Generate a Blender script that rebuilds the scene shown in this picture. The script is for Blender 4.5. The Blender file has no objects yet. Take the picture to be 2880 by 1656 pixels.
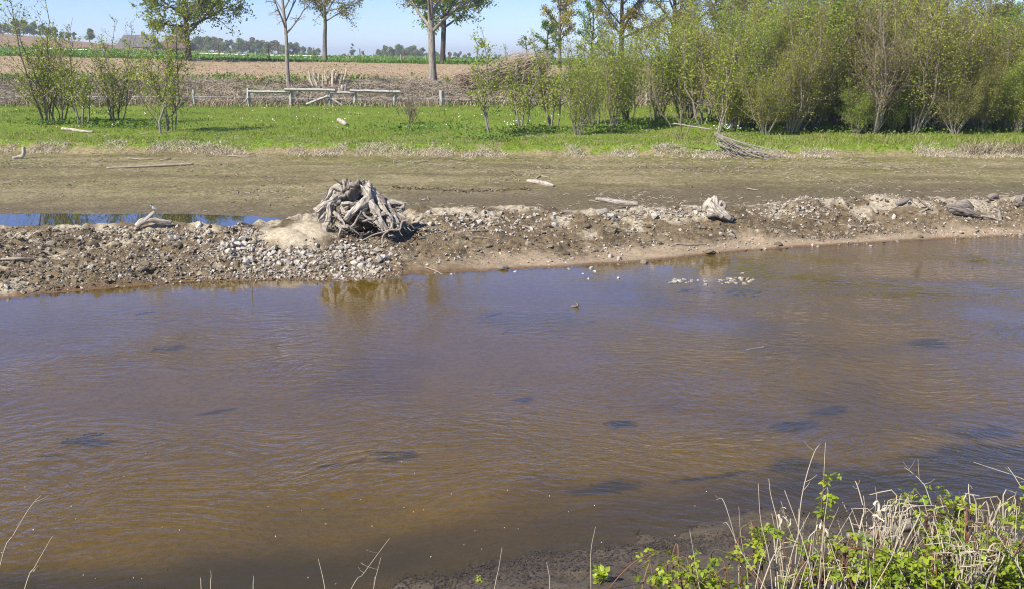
import bpy, bmesh, math, random
import numpy as np
from mathutils import Vector, Matrix

# ------------------------------------------------------------------ camera, sky, sun, exposure
CAM_H, FPX, PW, PH, HOR = 3.5, 2800.0, 2880.0, 1656.0, 160.0
PITCH = math.atan((PH / 2 - HOR) / FPX)
SP, CP = math.sin(PITCH), math.cos(PITCH)
SC = bpy.context.scene
COL = SC.collection
cam_d = bpy.data.cameras.new('camera')
cam = bpy.data.objects.new('camera', cam_d)
COL.objects.link(cam)
cam.location = (0, 0, CAM_H)
cam.rotation_euler = (math.pi / 2 - PITCH, 0, 0)
cam_d.sensor_width = 36.0
cam_d.sensor_fit = 'HORIZONTAL'
cam_d.lens = 36.0 * FPX / PW
cam_d.clip_start = 0.05
cam_d.clip_end = 9000
SC.camera = cam

SUN_EL = math.radians(44)
SUN_DIR = Vector((-0.76 * math.cos(SUN_EL), -0.65 * math.cos(SUN_EL), math.sin(SUN_EL)))   # towards the sun
W = bpy.data.worlds.new('World')
SC.world = W
W.use_nodes = True
wn = W.node_tree
bg = wn.nodes['Background']
sky = wn.nodes.new('ShaderNodeTexSky')
sky.sky_type = 'NISHITA'
sky.sun_disc = False
sky.sun_elevation = SUN_EL
sky.sun_rotation = math.atan2(SUN_DIR.x, SUN_DIR.y)
sky.altitude = 500
sky.air_density = 0.8
sky.dust_density = 0.0
sky.ozone_density = 5.0
tint = wn.nodes.new('ShaderNodeMix')
tint.data_type, tint.blend_type = 'RGBA', 'MULTIPLY'
tint.inputs[0].default_value = 1.0
tint.inputs[7].default_value = (0.94, 0.965, 1.18, 1)
wn.links.new(sky.outputs[0], tint.inputs[6])
wn.links.new(tint.outputs[2], bg.inputs[0])
bg.inputs[1].default_value = 0.10
sd = bpy.data.lights.new('sun', 'SUN')
sd.energy = 5.0
sd.angle = math.radians(0.5)
sd.color = (1.0, 0.95, 0.87)
sun = bpy.data.objects.new('sun', sd)
COL.objects.link(sun)
sun.rotation_euler = SUN_DIR.to_track_quat('Z', 'Y').to_euler()
SC.view_settings.view_transform = 'Standard'
SC.view_settings.look = 'None'
SC.view_settings.gamma = 1
SC.view_settings.use_curve_mapping = False
SC.view_settings.exposure = 0.53
SC.cycles.max_bounces = 5
SC.cycles.diffuse_bounces = 2
SC.cycles.glossy_bounces = 2
SC.cycles.transmission_bounces = 3
SC.cycles.transparent_max_bounces = 8
SC.cycles.volume_bounces = 0
SC.cycles.caustics_reflective = False
SC.cycles.caustics_refractive = False
SC.cycles.sample_clamp_indirect = 4
SC.cycles.filter_width = 1.1
SC.cycles.use_denoising = True
SC.cycles.denoising_input_passes = 'RGB_ALBEDO_NORMAL'
SC.cycles.denoising_prefilter = 'NONE'

# ------------------------------------------------------------------ pixel geometry
def ray(u, v):
    a, b = u - PW / 2, v - PH / 2
    dy = FPX * CP - b * SP
    return a / dy, (FPX * SP + b * CP) / dy          # X per metre of Y, drop per metre of Y

def at(u, v, Y):
    t, s = ray(u, v)
    return np.array([t * Y, Y, CAM_H - s * Y])

def onz(u, v, z):
    t, s = ray(u, v)
    Y = (CAM_H - z) / s
    return np.array([t * Y, Y, z])

# ------------------------------------------------------------------ noise
def _h(i, j, s):
    n = (i * 374761393 + j * 668265263 + s * 974634777) & 0xffffffff
    n = ((n ^ (n >> 13)) * 1274126177) & 0xffffffff
    return ((n ^ (n >> 16)) & 0xffff) / 65535.0

def vn(x, y, s=0):
    xi, yi = np.floor(x).astype(np.int64), np.floor(y).astype(np.int64)
    fx, fy = x - xi, y - yi
    fx, fy = fx * fx * (3 - 2 * fx), fy * fy * (3 - 2 * fy)
    a, b = _h(xi, yi, s), _h(xi + 1, yi, s)
    c, d = _h(xi, yi + 1, s), _h(xi + 1, yi + 1, s)
    return (a + (b - a) * fx) * (1 - fy) + (c + (d - c) * fx) * fy

def fbm(x, y, o=4, s=0):
    r, a, n = 0, 0.5, 0
    for k in range(o):
        r = r + a * vn(x * 2 ** k + 17.3 * k, y * 2 ** k - 9.1 * k, s + k)
        n += a
        a *= 0.5
    return r / n * 2 - 1

def sst(a, b, x):
    t = np.clip((np.asarray(x, float) - a) / (b - a), 0, 1)
    return t * t * (3 - 2 * t)

# ------------------------------------------------------------------ terrain: lines across the valley, near to far
C0 = 6.0
TG = np.linspace(-1.3, 1.3, 1301)

def mkline(pts):
    """pts: list of world (x,y,z) -> Y(t), z(t) on the shared fan of columns"""
    p = np.array(pts, float)
    t = p[:, 0] / (p[:, 1] + C0)
    o = np.argsort(t)
    return np.interp(TG, t[o], p[o, 1]), np.interp(TG, t[o], p[o, 2])

def pxline(uv, z):
    zs = z if hasattr(z, '__len__') else [z] * len(uv)
    return mkline([onz(u, v, zz) for (u, v), zz in zip(uv, zs)])

def yline(uY, z=None, v=None):
    out = []
    for k, (u, Y) in enumerate(uY):
        if v is not None:
            out.append(at(u, v[k], Y))
        else:
            p = at(u, 500, Y)
            p[2] = z[k]
            out.append(p)
    return mkline(out)

L3 = pxline([(-500, 1850), (300, 1780), (700, 1712), (1020, 1652), (1330, 1604), (1420, 1578), (1500, 1556), (1700, 1514), (1900, 1486), (2110, 1452), (2250, 1430), (2400, 1418), (2600, 1420), (2880, 1402), (3600, 1370)], 0)
L7 = pxline([(-900, 870), (0, 838), (300, 812), (500, 794), (800, 788), (1000, 786), (1150, 770), (1400, 761), (1600, 750), (1800, 737), (2100, 706), (2500, 681), (2880, 663), (3600, 640)], 0)
L9 = pxline([(-700, 640), (0, 634), (480, 628), (640, 640), (760, 622), (880, 612), (1180, 592), (1600, 592), (1900, 588), (2200, 573), (2500, 558), (2880, 550), (3600, 540)], 0.55)
L12 = yline([(-900, 21.4), (0, 21.2), (500, 21.3), (800, 20.6), (1150, 22.4), (2880, 24.6), (3600, 25)], z=[.2, .2, .2, .2, .30, .33, .33])
L13 = pxline([(-900, 428), (0, 428), (400, 432), (700, 432), (1100, 440), (1440, 440), (2100, 443), (2880, 441), (3600, 441)], 0.5)
one = np.ones_like(TG)
def rel(L, dY, z):
    return L[0] + dY, one * z
def mix(A, B, f, z):
    return A[0] * (1 - f) + B[0] * f, one * z
L10 = (L9[0] + 1.2, np.where(L12[1] < .22, .13, .36) * 1.0)
L11 = ((L10[0] + L12[0]) / 2, np.where(L12[1] < .205, .06, .33) * 1.0)
far_u = [-2500, -700, 0, 600, 1215, 1600, 2880, 5000]
LINES = [
    (one * -3.0, one * 2.0),
    rel(L3, -3.2, 1.05),
    rel(L3, -1.5, 0.30),
    L3,
    rel(L3, 1.6, -0.30),
    mix(L3, L7, .55, -0.42),
    rel(L7, -1.1, -0.16),
    L7,
    mix(L7, L9, .45, 0.22),
    L9, L10, L11, L12, L13,
    rel(L13, 0.7, 0.78),
    (one * 40, one * .86),
    (one * 52.5, one * .95),
    (one * 55.5, one * 1.08),
    (one * 64, one * 2.08),
    yline([(u, 110) for u in far_u], v=[140, 150, 157, 170, 182, 185, 186, 186]),
    yline([(u, 170) for u in (-2500, -700, 0, 300, 600, 900, 1300, 1600, 2880, 5000)], v=[115, 126, 132, 138, 147, 156, 165, 168, 170, 170]),
    yline([(u, 330) for u in (-2500, -600, 0, 150, 300, 450, 700, 1000, 2880, 5000)], v=[70, 84, 95, 108, 126, 143, 157, 165, 171, 171]),
    yline([(u, 520) for u in (-2500, -600, 0, 150, 300, 450, 700, 1000, 2880, 5000)], v=[74, 90, 100, 114, 132, 150, 163, 170, 174, 174]),
    (one * 4500, one * -30),
]
LY = np.array([l[0] for l in LINES])
LZ = np.array([l[1] for l in LINES])
NK = len(LINES)
DUNE = [(onz(815, 644, .55), .52, .45, .16), (onz(870, 636, .55), .5, .5, .10)]

def terr(x, y):
    x, y = np.atleast_1d(np.asarray(x, float)), np.atleast_1d(np.asarray(y, float))
    t = np.clip(x / (y + C0), -1.299, 1.299)
    f = (t + 1.3) / (TG[1] - TG[0])
    i = np.clip(f.astype(int), 0, len(TG) - 2)
    f = f - i
    yk = LY[:, i] * (1 - f) + LY[:, i + 1] * f
    zk = LZ[:, i] * (1 - f) + LZ[:, i + 1] * f
    k = np.clip((y[None] >= yk).sum(0) - 1, 0, NK - 2)
    n = np.arange(len(x))
    fr = np.clip((y - yk[k, n]) / np.maximum(yk[k + 1, n] - yk[k, n], 1e-6), 0, 1)
    return zk[k, n] * (1 - fr) + zk[k + 1, n] * fr, k + fr

def sandy(x, y, q):
    """smooth sand flat along the waterline on the right-hand half of the bar"""
    return sst(-2.5, 0.5, x) * (1 - sst(7.35, 7.75, q + .35 * fbm(x * .9, y * .9, 3, 41))) * (q >= 6.9)

def dune(x, y):
    d = 0
    for c, a, b, hgt in DUNE:
        d = np.maximum(d, np.exp(-(((x - c[0]) / a) ** 2 + ((y - c[1]) / b) ** 2)))
    return d

def height(x, y, full=False):
    z, q = terr(x, y)
    x, y = np.atleast_1d(np.asarray(x, float)), np.atleast_1d(np.asarray(y, float))
    dz = np.zeros_like(z)
    def zone(m, fn):
        k = m > 0
        if k.any():
            dz[k] += m[k] * fn(x[k], y[k], q[k])
    def f_bar(x, y, q):
        d = dune(x, y)
        rough = (1 - .85 * sandy(x, y, q)) * (1 - .9 * d)
        lump = 1 - np.abs(fbm(x * 2.2, y * 2.2, 2, 5)) * 2
        return rough * (.12 * fbm(x * .8, y * .8, 2, 3) + .07 * lump * fbm(x * 3.5, y * 3.5, 2, 8) + .075 * np.maximum(fbm(x * 5.2, y * 5.2, 3, 7), -.1) + .03 * fbm(x * 14, y * 14, 2, 9)) + .05 * fbm(x * .5, y * .5, 2, 77) + d * .20
    zone(sst(7.0, 7.35, q) * (1 - sst(9.6, 10.0, q)), f_bar)
    zone(sst(11.9, 12.3, q) * (1 - sst(13, 13.05, q)), lambda x, y, q: .035 * fbm(x * .7, y * .7, 2, 11) + .016 * fbm(x * 4, y * 4, 3, 12))
    zone(np.where(np.abs(q - 13.5) < 1.5, np.exp(-((q - 13.5) / .6) ** 2), 0), lambda x, y, q: .12 * fbm(x * .9, y * 1.2, 3, 14) + .06 * fbm(x * 5, y * 5, 2, 15))
    zone(sst(13.6, 14.2, q) * (1 - sst(16.5, 17, q)), lambda x, y, q: .07 * fbm(x * .6, y * .6, 2, 17) + .03 * fbm(x * 3, y * 3, 2, 18))
    zone(sst(16.4, 17, q) * (1 - sst(17.9, 18.1, q)), lambda x, y, q: .28 * fbm(x * .45, y * .45, 3, 19) + .10 * fbm(x * 2.2, y * 2.2, 2, 20))
    zone(sst(17.95, 18.05, q) * (1 - sst(18.95, 19.05, q)), lambda x, y, q: .05 * np.sin((y + .02 * x) * 2 * math.pi / 1.5) + .075 * fbm(x * 2.1, y * 2.1, 3, 22))
    zone(sst(3.0, 3.4, q) * (1 - sst(6.6, 7.0, q)), lambda x, y, q: .07 * fbm(x * .8, y * .8, 3, 25))
    zone(sst(1, 2, q) * (1 - sst(3.0, 3.3, q)), lambda x, y, q: .05 * fbm(x * 1.5, y * 1.5, 2, 27) + .03 * fbm(x * 5, y * 7, 3, 28))
    zone((q > 19) * 1.0, lambda x, y, q: .25 * fbm(x * .05, y * .05, 2, 30))
    return (z + dz, q) if full else z + dz

def gz(x, y):
    return float(height(x, y)[0])

_YS = np.concatenate([np.linspace(1.5, 70, 700), np.geomspace(70.2, 700, 250)])
def gpx(u, v):
    """the ground point seen at a photo pixel"""
    t, s = ray(u, v)
    below = (CAM_H - s * _YS) < terr(t * _YS, _YS)[0]
    k = int(np.argmax(below)) if below.any() else len(_YS) - 1
    yc = _YS[k]
    ys = np.linspace(yc * .93, yc * 1.04, 40)
    z = height(t * ys, ys)
    g = (CAM_H - s * ys) - z
    if (g < 0).any() and g[0] > 0:
        j = int(np.argmax(g < 0))
        f = g[j - 1] / (g[j - 1] - g[j])
        yc, zc = ys[j - 1] + (ys[j] - ys[j - 1]) * f, z[j - 1] + (z[j] - z[j - 1]) * f
    else:
        zc = np.interp(yc, ys, z)
    return np.array([t * yc, yc, zc])

# ------------------------------------------------------------------ mesh helpers
def build(name, V, faces, mat, parent=None, smooth=False, attrs=None, link=True):
    """faces: list of (n,k) index arrays"""
    V = np.asarray(V, np.float32)
    me = bpy.data.meshes.new(name)
    me.vertices.add(len(V))
    me.vertices.foreach_set('co', V.ravel())
    loops = np.concatenate([np.asarray(f).ravel() for f in faces]).astype(np.int32)
    st, o = [], 0
    for f in faces:
        n, k = np.asarray(f).shape
        st.append(o + np.arange(n) * k)
        o += n * k
    st = np.concatenate(st).astype(np.int32)
    me.loops.add(len(loops))
    me.loops.foreach_set('vertex_index', loops)
    me.polygons.add(len(st))
    me.polygons.foreach_set('loop_start', st)
    me.polygons.foreach_set('use_smooth', np.full(len(st), smooth))
    for nm, (typ, arr) in (attrs or {}).items():
        a = me.attributes.new(nm, typ, 'POINT')
        a.data.foreach_set('color' if 'COLOR' in typ else ('vector' if 'VECTOR' in typ else 'value'), np.asarray(arr, np.float32).ravel())
    me.update(calc_edges=True)
    if mat:
        me.materials.append(mat)
    if not link:
        return me
    return place(name, me, parent)

def place(name, me, parent=None, loc=None, rot=None, sc=None):
    o = bpy.data.objects.new(name, me)
    COL.objects.link(o)
    if parent:
        o.parent = parent
    if loc is not None:
        o.location = [float(c) for c in loc]
    if rot is not None:
        o.rotation_euler = [float(c) for c in rot]
    if sc is not None:
        o.scale = (sc, sc, sc) if not hasattr(sc, '__len__') else sc
    return o

def thing(name, label, cat, loc=(0, 0, 0), rot=(0, 0, 0), group=None, sc=None):
    o = place(name, None, None, loc, rot, sc)
    return tag(o, label, cat, group)

def tag(o, label=None, cat=None, group=None, kind=None):
    if label: o['label'] = label
    if cat: o['category'] = cat
    if group: o['group'] = group
    if kind: o['kind'] = kind
    return o

def tubes(P, R, sides=5, rn=0.0, rng=None, rf=(2.0, 1.5)):
    """P (B,n,3), R (B,n) -> verts, quads, fibre coordinates"""
    P, R = np.asarray(P, float), np.asarray(R, float)
    B, n = P.shape[:2]
    T = np.gradient(P, axis=1)
    T /= np.maximum(np.linalg.norm(T, axis=2, keepdims=True), 1e-9)
    m = P[:, -1] - P[:, 0]
    ref = np.zeros((B, 3))
    ref[np.arange(B), np.argmin(np.abs(m), axis=1)] = 1
    N1 = np.cross(T, ref[:, None, :])
    N1 /= np.maximum(np.linalg.norm(N1, axis=2, keepdims=True), 1e-9)
    N2 = np.cross(T, N1)
    a = np.arange(sides) * 2 * math.pi / sides
    ca, sa = np.cos(a), np.sin(a)
    L = np.concatenate([np.zeros((B, 1)), np.cumsum(np.linalg.norm(np.diff(P, axis=1), axis=2), axis=1)], axis=1)
    Rr = np.repeat(R[:, :, None], sides, 2)
    if rn:
        off = (rng.uniform(0, 90, (B, 1, 1)) if rng is not None else 0)
        q = fbm(ca[None, None] * rf[0] + L[:, :, None] * rf[1] + off, sa[None, None] * rf[0] + 0 * L[:, :, None] + off * .7, 3, 51)
        q2 = vn(np.cos(a)[None, None] * 4.1 + off + 0 * L[:, :, None], np.sin(a)[None, None] * 4.1 + L[:, :, None] * 4, 52) - .5
        Rr = Rr * (1 + rn * q * 1.6 + rn * .7 * q2)
    V = P[:, :, None] + Rr[..., None] * (N1[:, :, None] * ca[None, None, :, None] + N2[:, :, None] * sa[None, None, :, None])
    idx = np.arange(B * n * sides).reshape(B, n, sides)
    nx = np.roll(idx, -1, axis=2)
    F = np.stack([idx[:, :-1], nx[:, :-1], nx[:, 1:], idx[:, 1:]], -1).reshape(-1, 4)
    rm = np.maximum(R.mean(1), 1e-4)[:, None, None]
    off = np.arange(B)[:, None, None] * 3.7
    fib = np.stack([ca[None, None] + off + 0 * L[:, :, None], sa[None, None] + 0 * L[:, :, None] + 0 * off, (L[:, :, None] / rm * .12) + 0 * ca[None, None]], -1)
    return V.reshape(-1, 3), F, fib.reshape(-1, 3)

def resample(pts, n):
    """smooth curve (Catmull-Rom) through control rows (any columns)"""
    p = np.asarray(pts, float)
    if len(p) == 2:
        return p[0] + (p[1] - p[0]) * np.linspace(0, 1, n)[:, None]
    q = np.vstack([2 * p[0] - p[1], p, 2 * p[-1] - p[-2]])
    s = np.linspace(0, len(p) - 1 - 1e-6, n)
    i = s.astype(int)
    t = (s - i)[:, None]
    a, b, c, d = q[i], q[i + 1], q[i + 2], q[i + 3]
    return .5 * (2 * b + (c - a) * t + (2 * a - 5 * b + 4 * c - d) * t ** 2 + (3 * b - a - 3 * c + d) * t ** 3)

def tube_mesh(name, ctrl, mat, parent=None, n=14, sides=8, rn=0, seed=0, cap=True, smooth=True, link=True, rf=(2.0, 1.5)):
    """ctrl rows x,y,z,r"""
    c = resample(ctrl, n)
    c[:, 3] = np.maximum(c[:, 3], .0008)
    if cap:
        c = np.vstack([c[:1], c, c[-1:]])
        d0, d1 = c[1, :3] - c[2, :3], c[-2, :3] - c[-3, :3]
        c[0, :3] += d0 / max(np.linalg.norm(d0), 1e-9) * c[0, 3] * .15
        c[-1, :3] += d1 / max(np.linalg.norm(d1), 1e-9) * c[-1, 3] * .15
        c[0, 3] = c[-1, 3] = 1e-4
    V, F, fib = tubes(c[None, :, :3], c[None, :, 3], sides, rn, np.random.default_rng(seed), rf)
    return build(name, V, [F], mat, parent, smooth, {'fib': ('FLOAT_VECTOR', fib)}, link)

def cards(P, size, rng, up=.35, asp=.6):
    N = len(P)
    n = rng.normal(size=(N, 3)) + up * 1.7 * np.array([-.42, -.32, .85])
    n /= np.linalg.norm(n, axis=1, keepdims=True)
    a = np.cross(n, rng.normal(size=(N, 3)))
    a /= np.maximum(np.linalg.norm(a, axis=1, keepdims=True), 1e-6)
    b = np.cross(n, a)
    s = (size * rng.uniform(.6, 1.25, N))[:, None]
    V = np.stack([P - a * s * .5, P + b * s * asp * .5 + n * s * .08, P + a * s * .5, P - b * s * asp * .5 + n * s * .08], 1)
    return V.reshape(-1, 3), np.arange(4 * N).reshape(N, 4)

def blades(P, h, w, rng, lean=.5, bend=True):
    """grass blades: two-segment tapering ribbons at P"""
    N = len(P)
    az = rng.uniform(0, 2 * math.pi, N)
    d = np.stack([np.cos(az), np.sin(az), 0 * az], 1)
    fa = rng.uniform(0, 2 * math.pi, N)
    s = np.stack([np.cos(fa), np.sin(fa), 0 * fa], 1)
    h = np.asarray(h) * rng.uniform(.5, 1.3, N)
    ln = lean * rng.uniform(.1, 1, N) * h
    up = np.array([0, 0, 1.0])
    w = np.asarray(w) * np.ones(N)
    m = P + d * (ln * .35)[:, None] + up * (h * .6)[:, None]
    t = P + d * ln[:, None] + up * (h * rng.uniform(.75, 1, N))[:, None]
    V = np.stack([P - s * w[:, None] * .5, P + s * w[:, None] * .5, m + s * w[:, None] * .4, m - s * w[:, None] * .4, t], 1)
    i = np.arange(N)[:, None] * 5
    return V.reshape(-1, 3), i + np.array([[0, 1, 2, 3]]), i + np.array([[3, 2, 4]])

def hull(seed, n=13, flat=.65, jag=.25):
    rng = np.random.default_rng(seed)
    p = rng.normal(size=(n, 3))
    p /= np.linalg.norm(p, axis=1, keepdims=True)
    p *= rng.uniform(1 - jag, 1, (n, 1))
    p *= np.array([1, rng.uniform(.6, .95), flat * rng.uniform(.75, 1.2)])
    bm = bmesh.new()
    vs = [bm.verts.new(v) for v in p]
    r = bmesh.ops.convex_hull(bm, input=vs)
    bmesh.ops.delete(bm, geom=[g for g in r['geom_interior'] if isinstance(g, bmesh.types.BMVert)], context='VERTS')
    bmesh.ops.triangulate(bm, faces=bm.faces[:])
    bm.verts.ensure_lookup_table()
    bm.verts.index_update()
    V = np.array([v.co[:] for v in bm.verts])
    F = np.array([[v.index for v in f.verts] for f in bm.faces])
    bm.free()
    return V, F

def scatter_hulls(P, S, rng, protos, sink=.25):
    """many hulls joined in one mesh"""
    Vs, Fs, o = [], [], 0
    kind = rng.integers(0, len(protos), len(P))
    for k, (V, F) in enumerate(protos):
        sel = np.where(kind == k)[0]
        if not len(sel): continue
        a = rng.uniform(0, 2 * math.pi, len(sel))
        ca, sa = np.cos(a)[:, None], np.sin(a)[:, None]
        x = V[None, :, 0] * ca - V[None, :, 1] * sa
        y = V[None, :, 0] * sa + V[None, :, 1] * ca
        z = V[None, :, 2] + (V[None, :, 0] * rng.normal(0, .25, (len(sel), 1)))
        s = S[sel][:, None]
        X = np.stack([P[sel, 0][:, None] + x * s, P[sel, 1][:, None] + y * s, P[sel, 2][:, None] + z * s + s * sink], -1)
        Vs.append(X.reshape(-1, 3))
        Fs.append((F[None] + (np.arange(len(sel)) * len(V))[:, None, None]).reshape(-1, 3) + o)
        o += len(sel) * len(V)
    return np.concatenate(Vs), np.concatenate(Fs)

# ------------------------------------------------------------------ materials
class NT:
    def __init__(s, name):
        s.m = bpy.data.materials.new(name)
        s.m.use_nodes = True
        s.t = s.m.node_tree
        s.n = s.t.nodes
        s.b = s.n['Principled BSDF']
        s.out = s.n['Material Output']
        s.b.inputs['Specular IOR Level'].default_value = .25
    def new(s, typ, **kw):
        n = s.n.new('ShaderNode' + typ)
        for k, v in kw.items():
            if k.startswith('i_'):
                n.inputs[k[2:].replace('_', ' ')].default_value = v
            else:
                setattr(n, k, v)
        return n
    def l(s, a, b):
        s.t.links.new(a, b)
    def noise(s, vec, scale, detail=4, rough=.55):
        n = s.new('TexNoise', i_Scale=scale, i_Detail=detail, i_Roughness=rough)
        if vec is not None: s.l(vec, n.inputs['Vector'])
        return n.outputs['Fac']
    def ramp(s, fac, stops, interp='LINEAR'):
        r = s.new('ValToRGB')
        r.color_ramp.interpolation = interp
        e = r.color_ramp.elements
        while len(e) < len(stops): e.new(.5)
        for k, (p, c) in enumerate(stops):
            e[k].position = p
            e[k].color = (*c, 1) if hasattr(c, '__len__') else (c, c, c, 1)
        s.l(fac, r.inputs[0])
        return r.outputs[0]
    def mix(s, fac, a, b, mode='MIX'):
        m = s.new('Mix', data_type='RGBA', blend_type=mode)
        for i, x in ((0, fac), (6, a), (7, b)):
            if hasattr(x, 'links') or isinstance(x, bpy.types.NodeSocket): s.l(x, m.inputs[i])
            else: m.inputs[i].default_value = x if i == 0 else (*x, 1)
        return m.outputs[2]
    def math(s, op, a, b=0.0):
        m = s.new('Math', operation=op)
        for i, x in ((0, a), (1, b)):
            if isinstance(x, bpy.types.NodeSocket): s.l(x, m.inputs[i])
            else: m.inputs[i].default_value = x
        return m.outputs[0]
    def bump(s, h, strength=.5, dist=.02):
        b = s.new('Bump', i_Strength=strength, i_Distance=dist)
        s.l(h, b.inputs['Height'])
        return b.outputs[0]
    def pos(s):
        return s.new('NewGeometry').outputs['Position']
    def obj(s):
        return s.new('TexCoord').outputs['Object']
    def attr(s, name):
        return s.new('Attribute', attribute_name=name)
    def island(s):
        return s.new('NewGeometry').outputs['Random Per Island']
    def orand(s):
        return s.new('ObjectInfo').outputs['Random']

def mat_wood(name, light, dark, scale=3.0, rough=.85, bump=.6, tint=None):
    N = NT(name)
    f = N.attr('fib').outputs['Vector']
    a = N.noise(f, scale, 5, .65)
    c = N.ramp(a, [(.36, dark), (.58, light)])
    g = N.noise(N.obj(), 9, 3)
    c = N.mix(N.math('MULTIPLY', g, .5), c, tuple(x * .55 for x in light))
    N.l(c, N.b.inputs['Base Color'])
    N.b.inputs['Roughness'].default_value = rough
    N.l(N.bump(a, bump, .02), N.b.inputs['Normal'])
    return N.m

def mat_leaf(name, cols, trans=.35, rough=.5, per='island', patch=None):
    N = NT(name)
    r = N.island() if per == 'island' else N.orand()
    cols = [(x[0] * 1.03, x[1] * 1.0, x[2] * .72) for x in cols]
    c = N.ramp(r, [(k / max(len(cols) - 1, 1), x) for k, x in enumerate(cols)])
    if patch:                                    # patches of drier or darker growth
        f = N.noise(N.pos(), .42, 3, .6)
        c = N.mix(N.ramp(f, [(.50, 0.0), (.66, .75)]), c, patch[0])
        c = N.mix(N.ramp(f, [(.32, .7), (.46, 0.0)]), c, patch[1])
    N.l(c, N.b.inputs['Base Color'])
    N.b.inputs['Roughness'].default_value = rough
    t = N.new('BsdfTranslucent')
    N.l(N.mix(1.0, c, (1.25, 1.2, .55), 'MULTIPLY'), t.inputs[0])
    m = N.new('MixShader', i_Fac=trans)
    N.l(N.b.outputs[0], m.inputs[1]); N.l(t.outputs[0], m.inputs[2])
    N.l(m.outputs[0], N.out.inputs[0])
    return N.m

def mat_flat(name, cols, rough=.9, per='island', nscale=0, spec=.2):
    N = NT(name)
    r = N.island() if per == 'island' else N.orand()
    c = N.ramp(r, [(k / max(len(cols) - 1, 1), x) for k, x in enumerate(cols)])
    if nscale:
        h = N.noise(N.pos(), nscale, 4)
        c = N.mix(1.0, c, N.ramp(h, [(.3, .62), (.7, 1.12)]), 'MULTIPLY')
        N.l(N.bump(h, .5, .01), N.b.inputs['Normal'])
    N.l(c, N.b.inputs['Base Color'])
    N.b.inputs['Roughness'].default_value = rough
    N.b.inputs['Specular IOR Level'].default_value = spec
    return N.m

def mat_ground():
    N = NT('ground')
    p = N.pos()
    col = N.attr('Col').outputs['Color']
    k = N.attr('fine').outputs['Fac']            # strength of fine texture
    crk = N.attr('crack').outputs['Fac']         # where the mud has dried into cracks
    h = N.noise(p, 13, 4, .78)
    c = N.mix(k, col, N.mix(1.0, col, N.ramp(h, [(.30, .35), (.5, .95), (.70, 1.5)]), 'MULTIPLY'))
    mp = N.new('Mapping'); mp.inputs['Scale'].default_value = (1.5, 3.0, 1)
    N.l(p, mp.inputs['Vector'])
    wob = N.new('VectorMath', operation='ADD')
    ns = N.new('TexNoise', i_Scale=3.0, i_Detail=1.5)
    N.l(p, ns.inputs['Vector'])
    N.l(mp.outputs[0], wob.inputs[0]); N.l(ns.outputs['Color'], wob.inputs[1])
    vo = N.new('TexVoronoi', feature='DISTANCE_TO_EDGE', i_Scale=1.15)
    N.l(wob.outputs[0], vo.inputs['Vector'])
    cr = N.math('MULTIPLY', N.ramp(vo.outputs['Distance'], [(0.0, 1.0), (.045, 0.0)]), crk)
    c = N.mix(N.math('MULTIPLY', cr, .75), c, (.05, .04, .025))
    N.l(c, N.b.inputs['Base Color'])
    wet = N.attr('wet').outputs['Fac']
    N.l(N.math('SUBTRACT', .95, N.math('MULTIPLY', wet, .5)), N.b.inputs['Roughness'])
    N.l(N.bump(N.math('MULTIPLY', h, k), .9, .035), N.b.inputs['Normal'])
    return N.m

def mat_water(name, tint, murk, mud, s1, s2, bump, rough=.02, dist=.02):
    """clear surface over a share of suspended silt; the river bed shows through the rest"""
    N = NT(name)
    p = N.pos()
    mp = N.new('Mapping'); mp.inputs['Scale'].default_value = (.72, 1.25, 1)
    mp.inputs['Rotation'].default_value = (0, 0, .2)
    N.l(p, mp.inputs['Vector'])
    sw = N.new('TexNoise', i_Scale=.5, i_Detail=1)
    N.l(p, sw.inputs['Vector'])
    ad = N.new('VectorMath', operation='MULTIPLY_ADD')
    N.l(sw.outputs['Color'], ad.inputs[0]); ad.inputs[1].default_value = (1.6, 1.6, 0); N.l(mp.outputs[0], ad.inputs[2])
    v = ad.outputs[0]
    a = N.noise(v, s1, 1, .5)
    b = N.noise(v, s2, 2, .55)
    zone = N.math('MULTIPLY', N.ramp(sw.outputs['Fac'], [(.3, .4), (.7, 1.0)]), N.attr('ruffle').outputs['Fac'])
    h = N.math('MULTIPLY', N.math('ADD', a, N.math('MULTIPLY', b, .45)), zone)
    nor = N.bump(h, bump, dist)
    lw = N.new('LayerWeight', i_Blend=.5)              # Schlick reflectance, the same from both sides of the sheet
    N.l(nor, lw.inputs['Normal'])
    fr = N.math('ADD', N.math('MULTIPLY', N.math('POWER', lw.outputs['Facing'], 4.1), .96), .03)
    gl = N.new('BsdfGlossy', i_Roughness=rough)
    gl.inputs[0].default_value = (.84, .86, 1.0, 1)
    N.l(nor, gl.inputs['Normal'])
    tr = N.new('BsdfTransparent')
    tr.inputs[0].default_value = (*tint, 1)
    di = N.new('BsdfDiffuse')
    di.inputs[0].default_value = (*mud, 1)
    mk = N.new('MixShader', i_Fac=murk)
    N.l(tr.outputs[0], mk.inputs[1]); N.l(di.outputs[0], mk.inputs[2])
    m = N.new('MixShader')
    N.l(fr, m.inputs[0]); N.l(mk.outputs[0], m.inputs[1]); N.l(gl.outputs[0], m.inputs[2])
    N.l(m.outputs[0], N.out.inputs[0])
    return N.m

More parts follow.
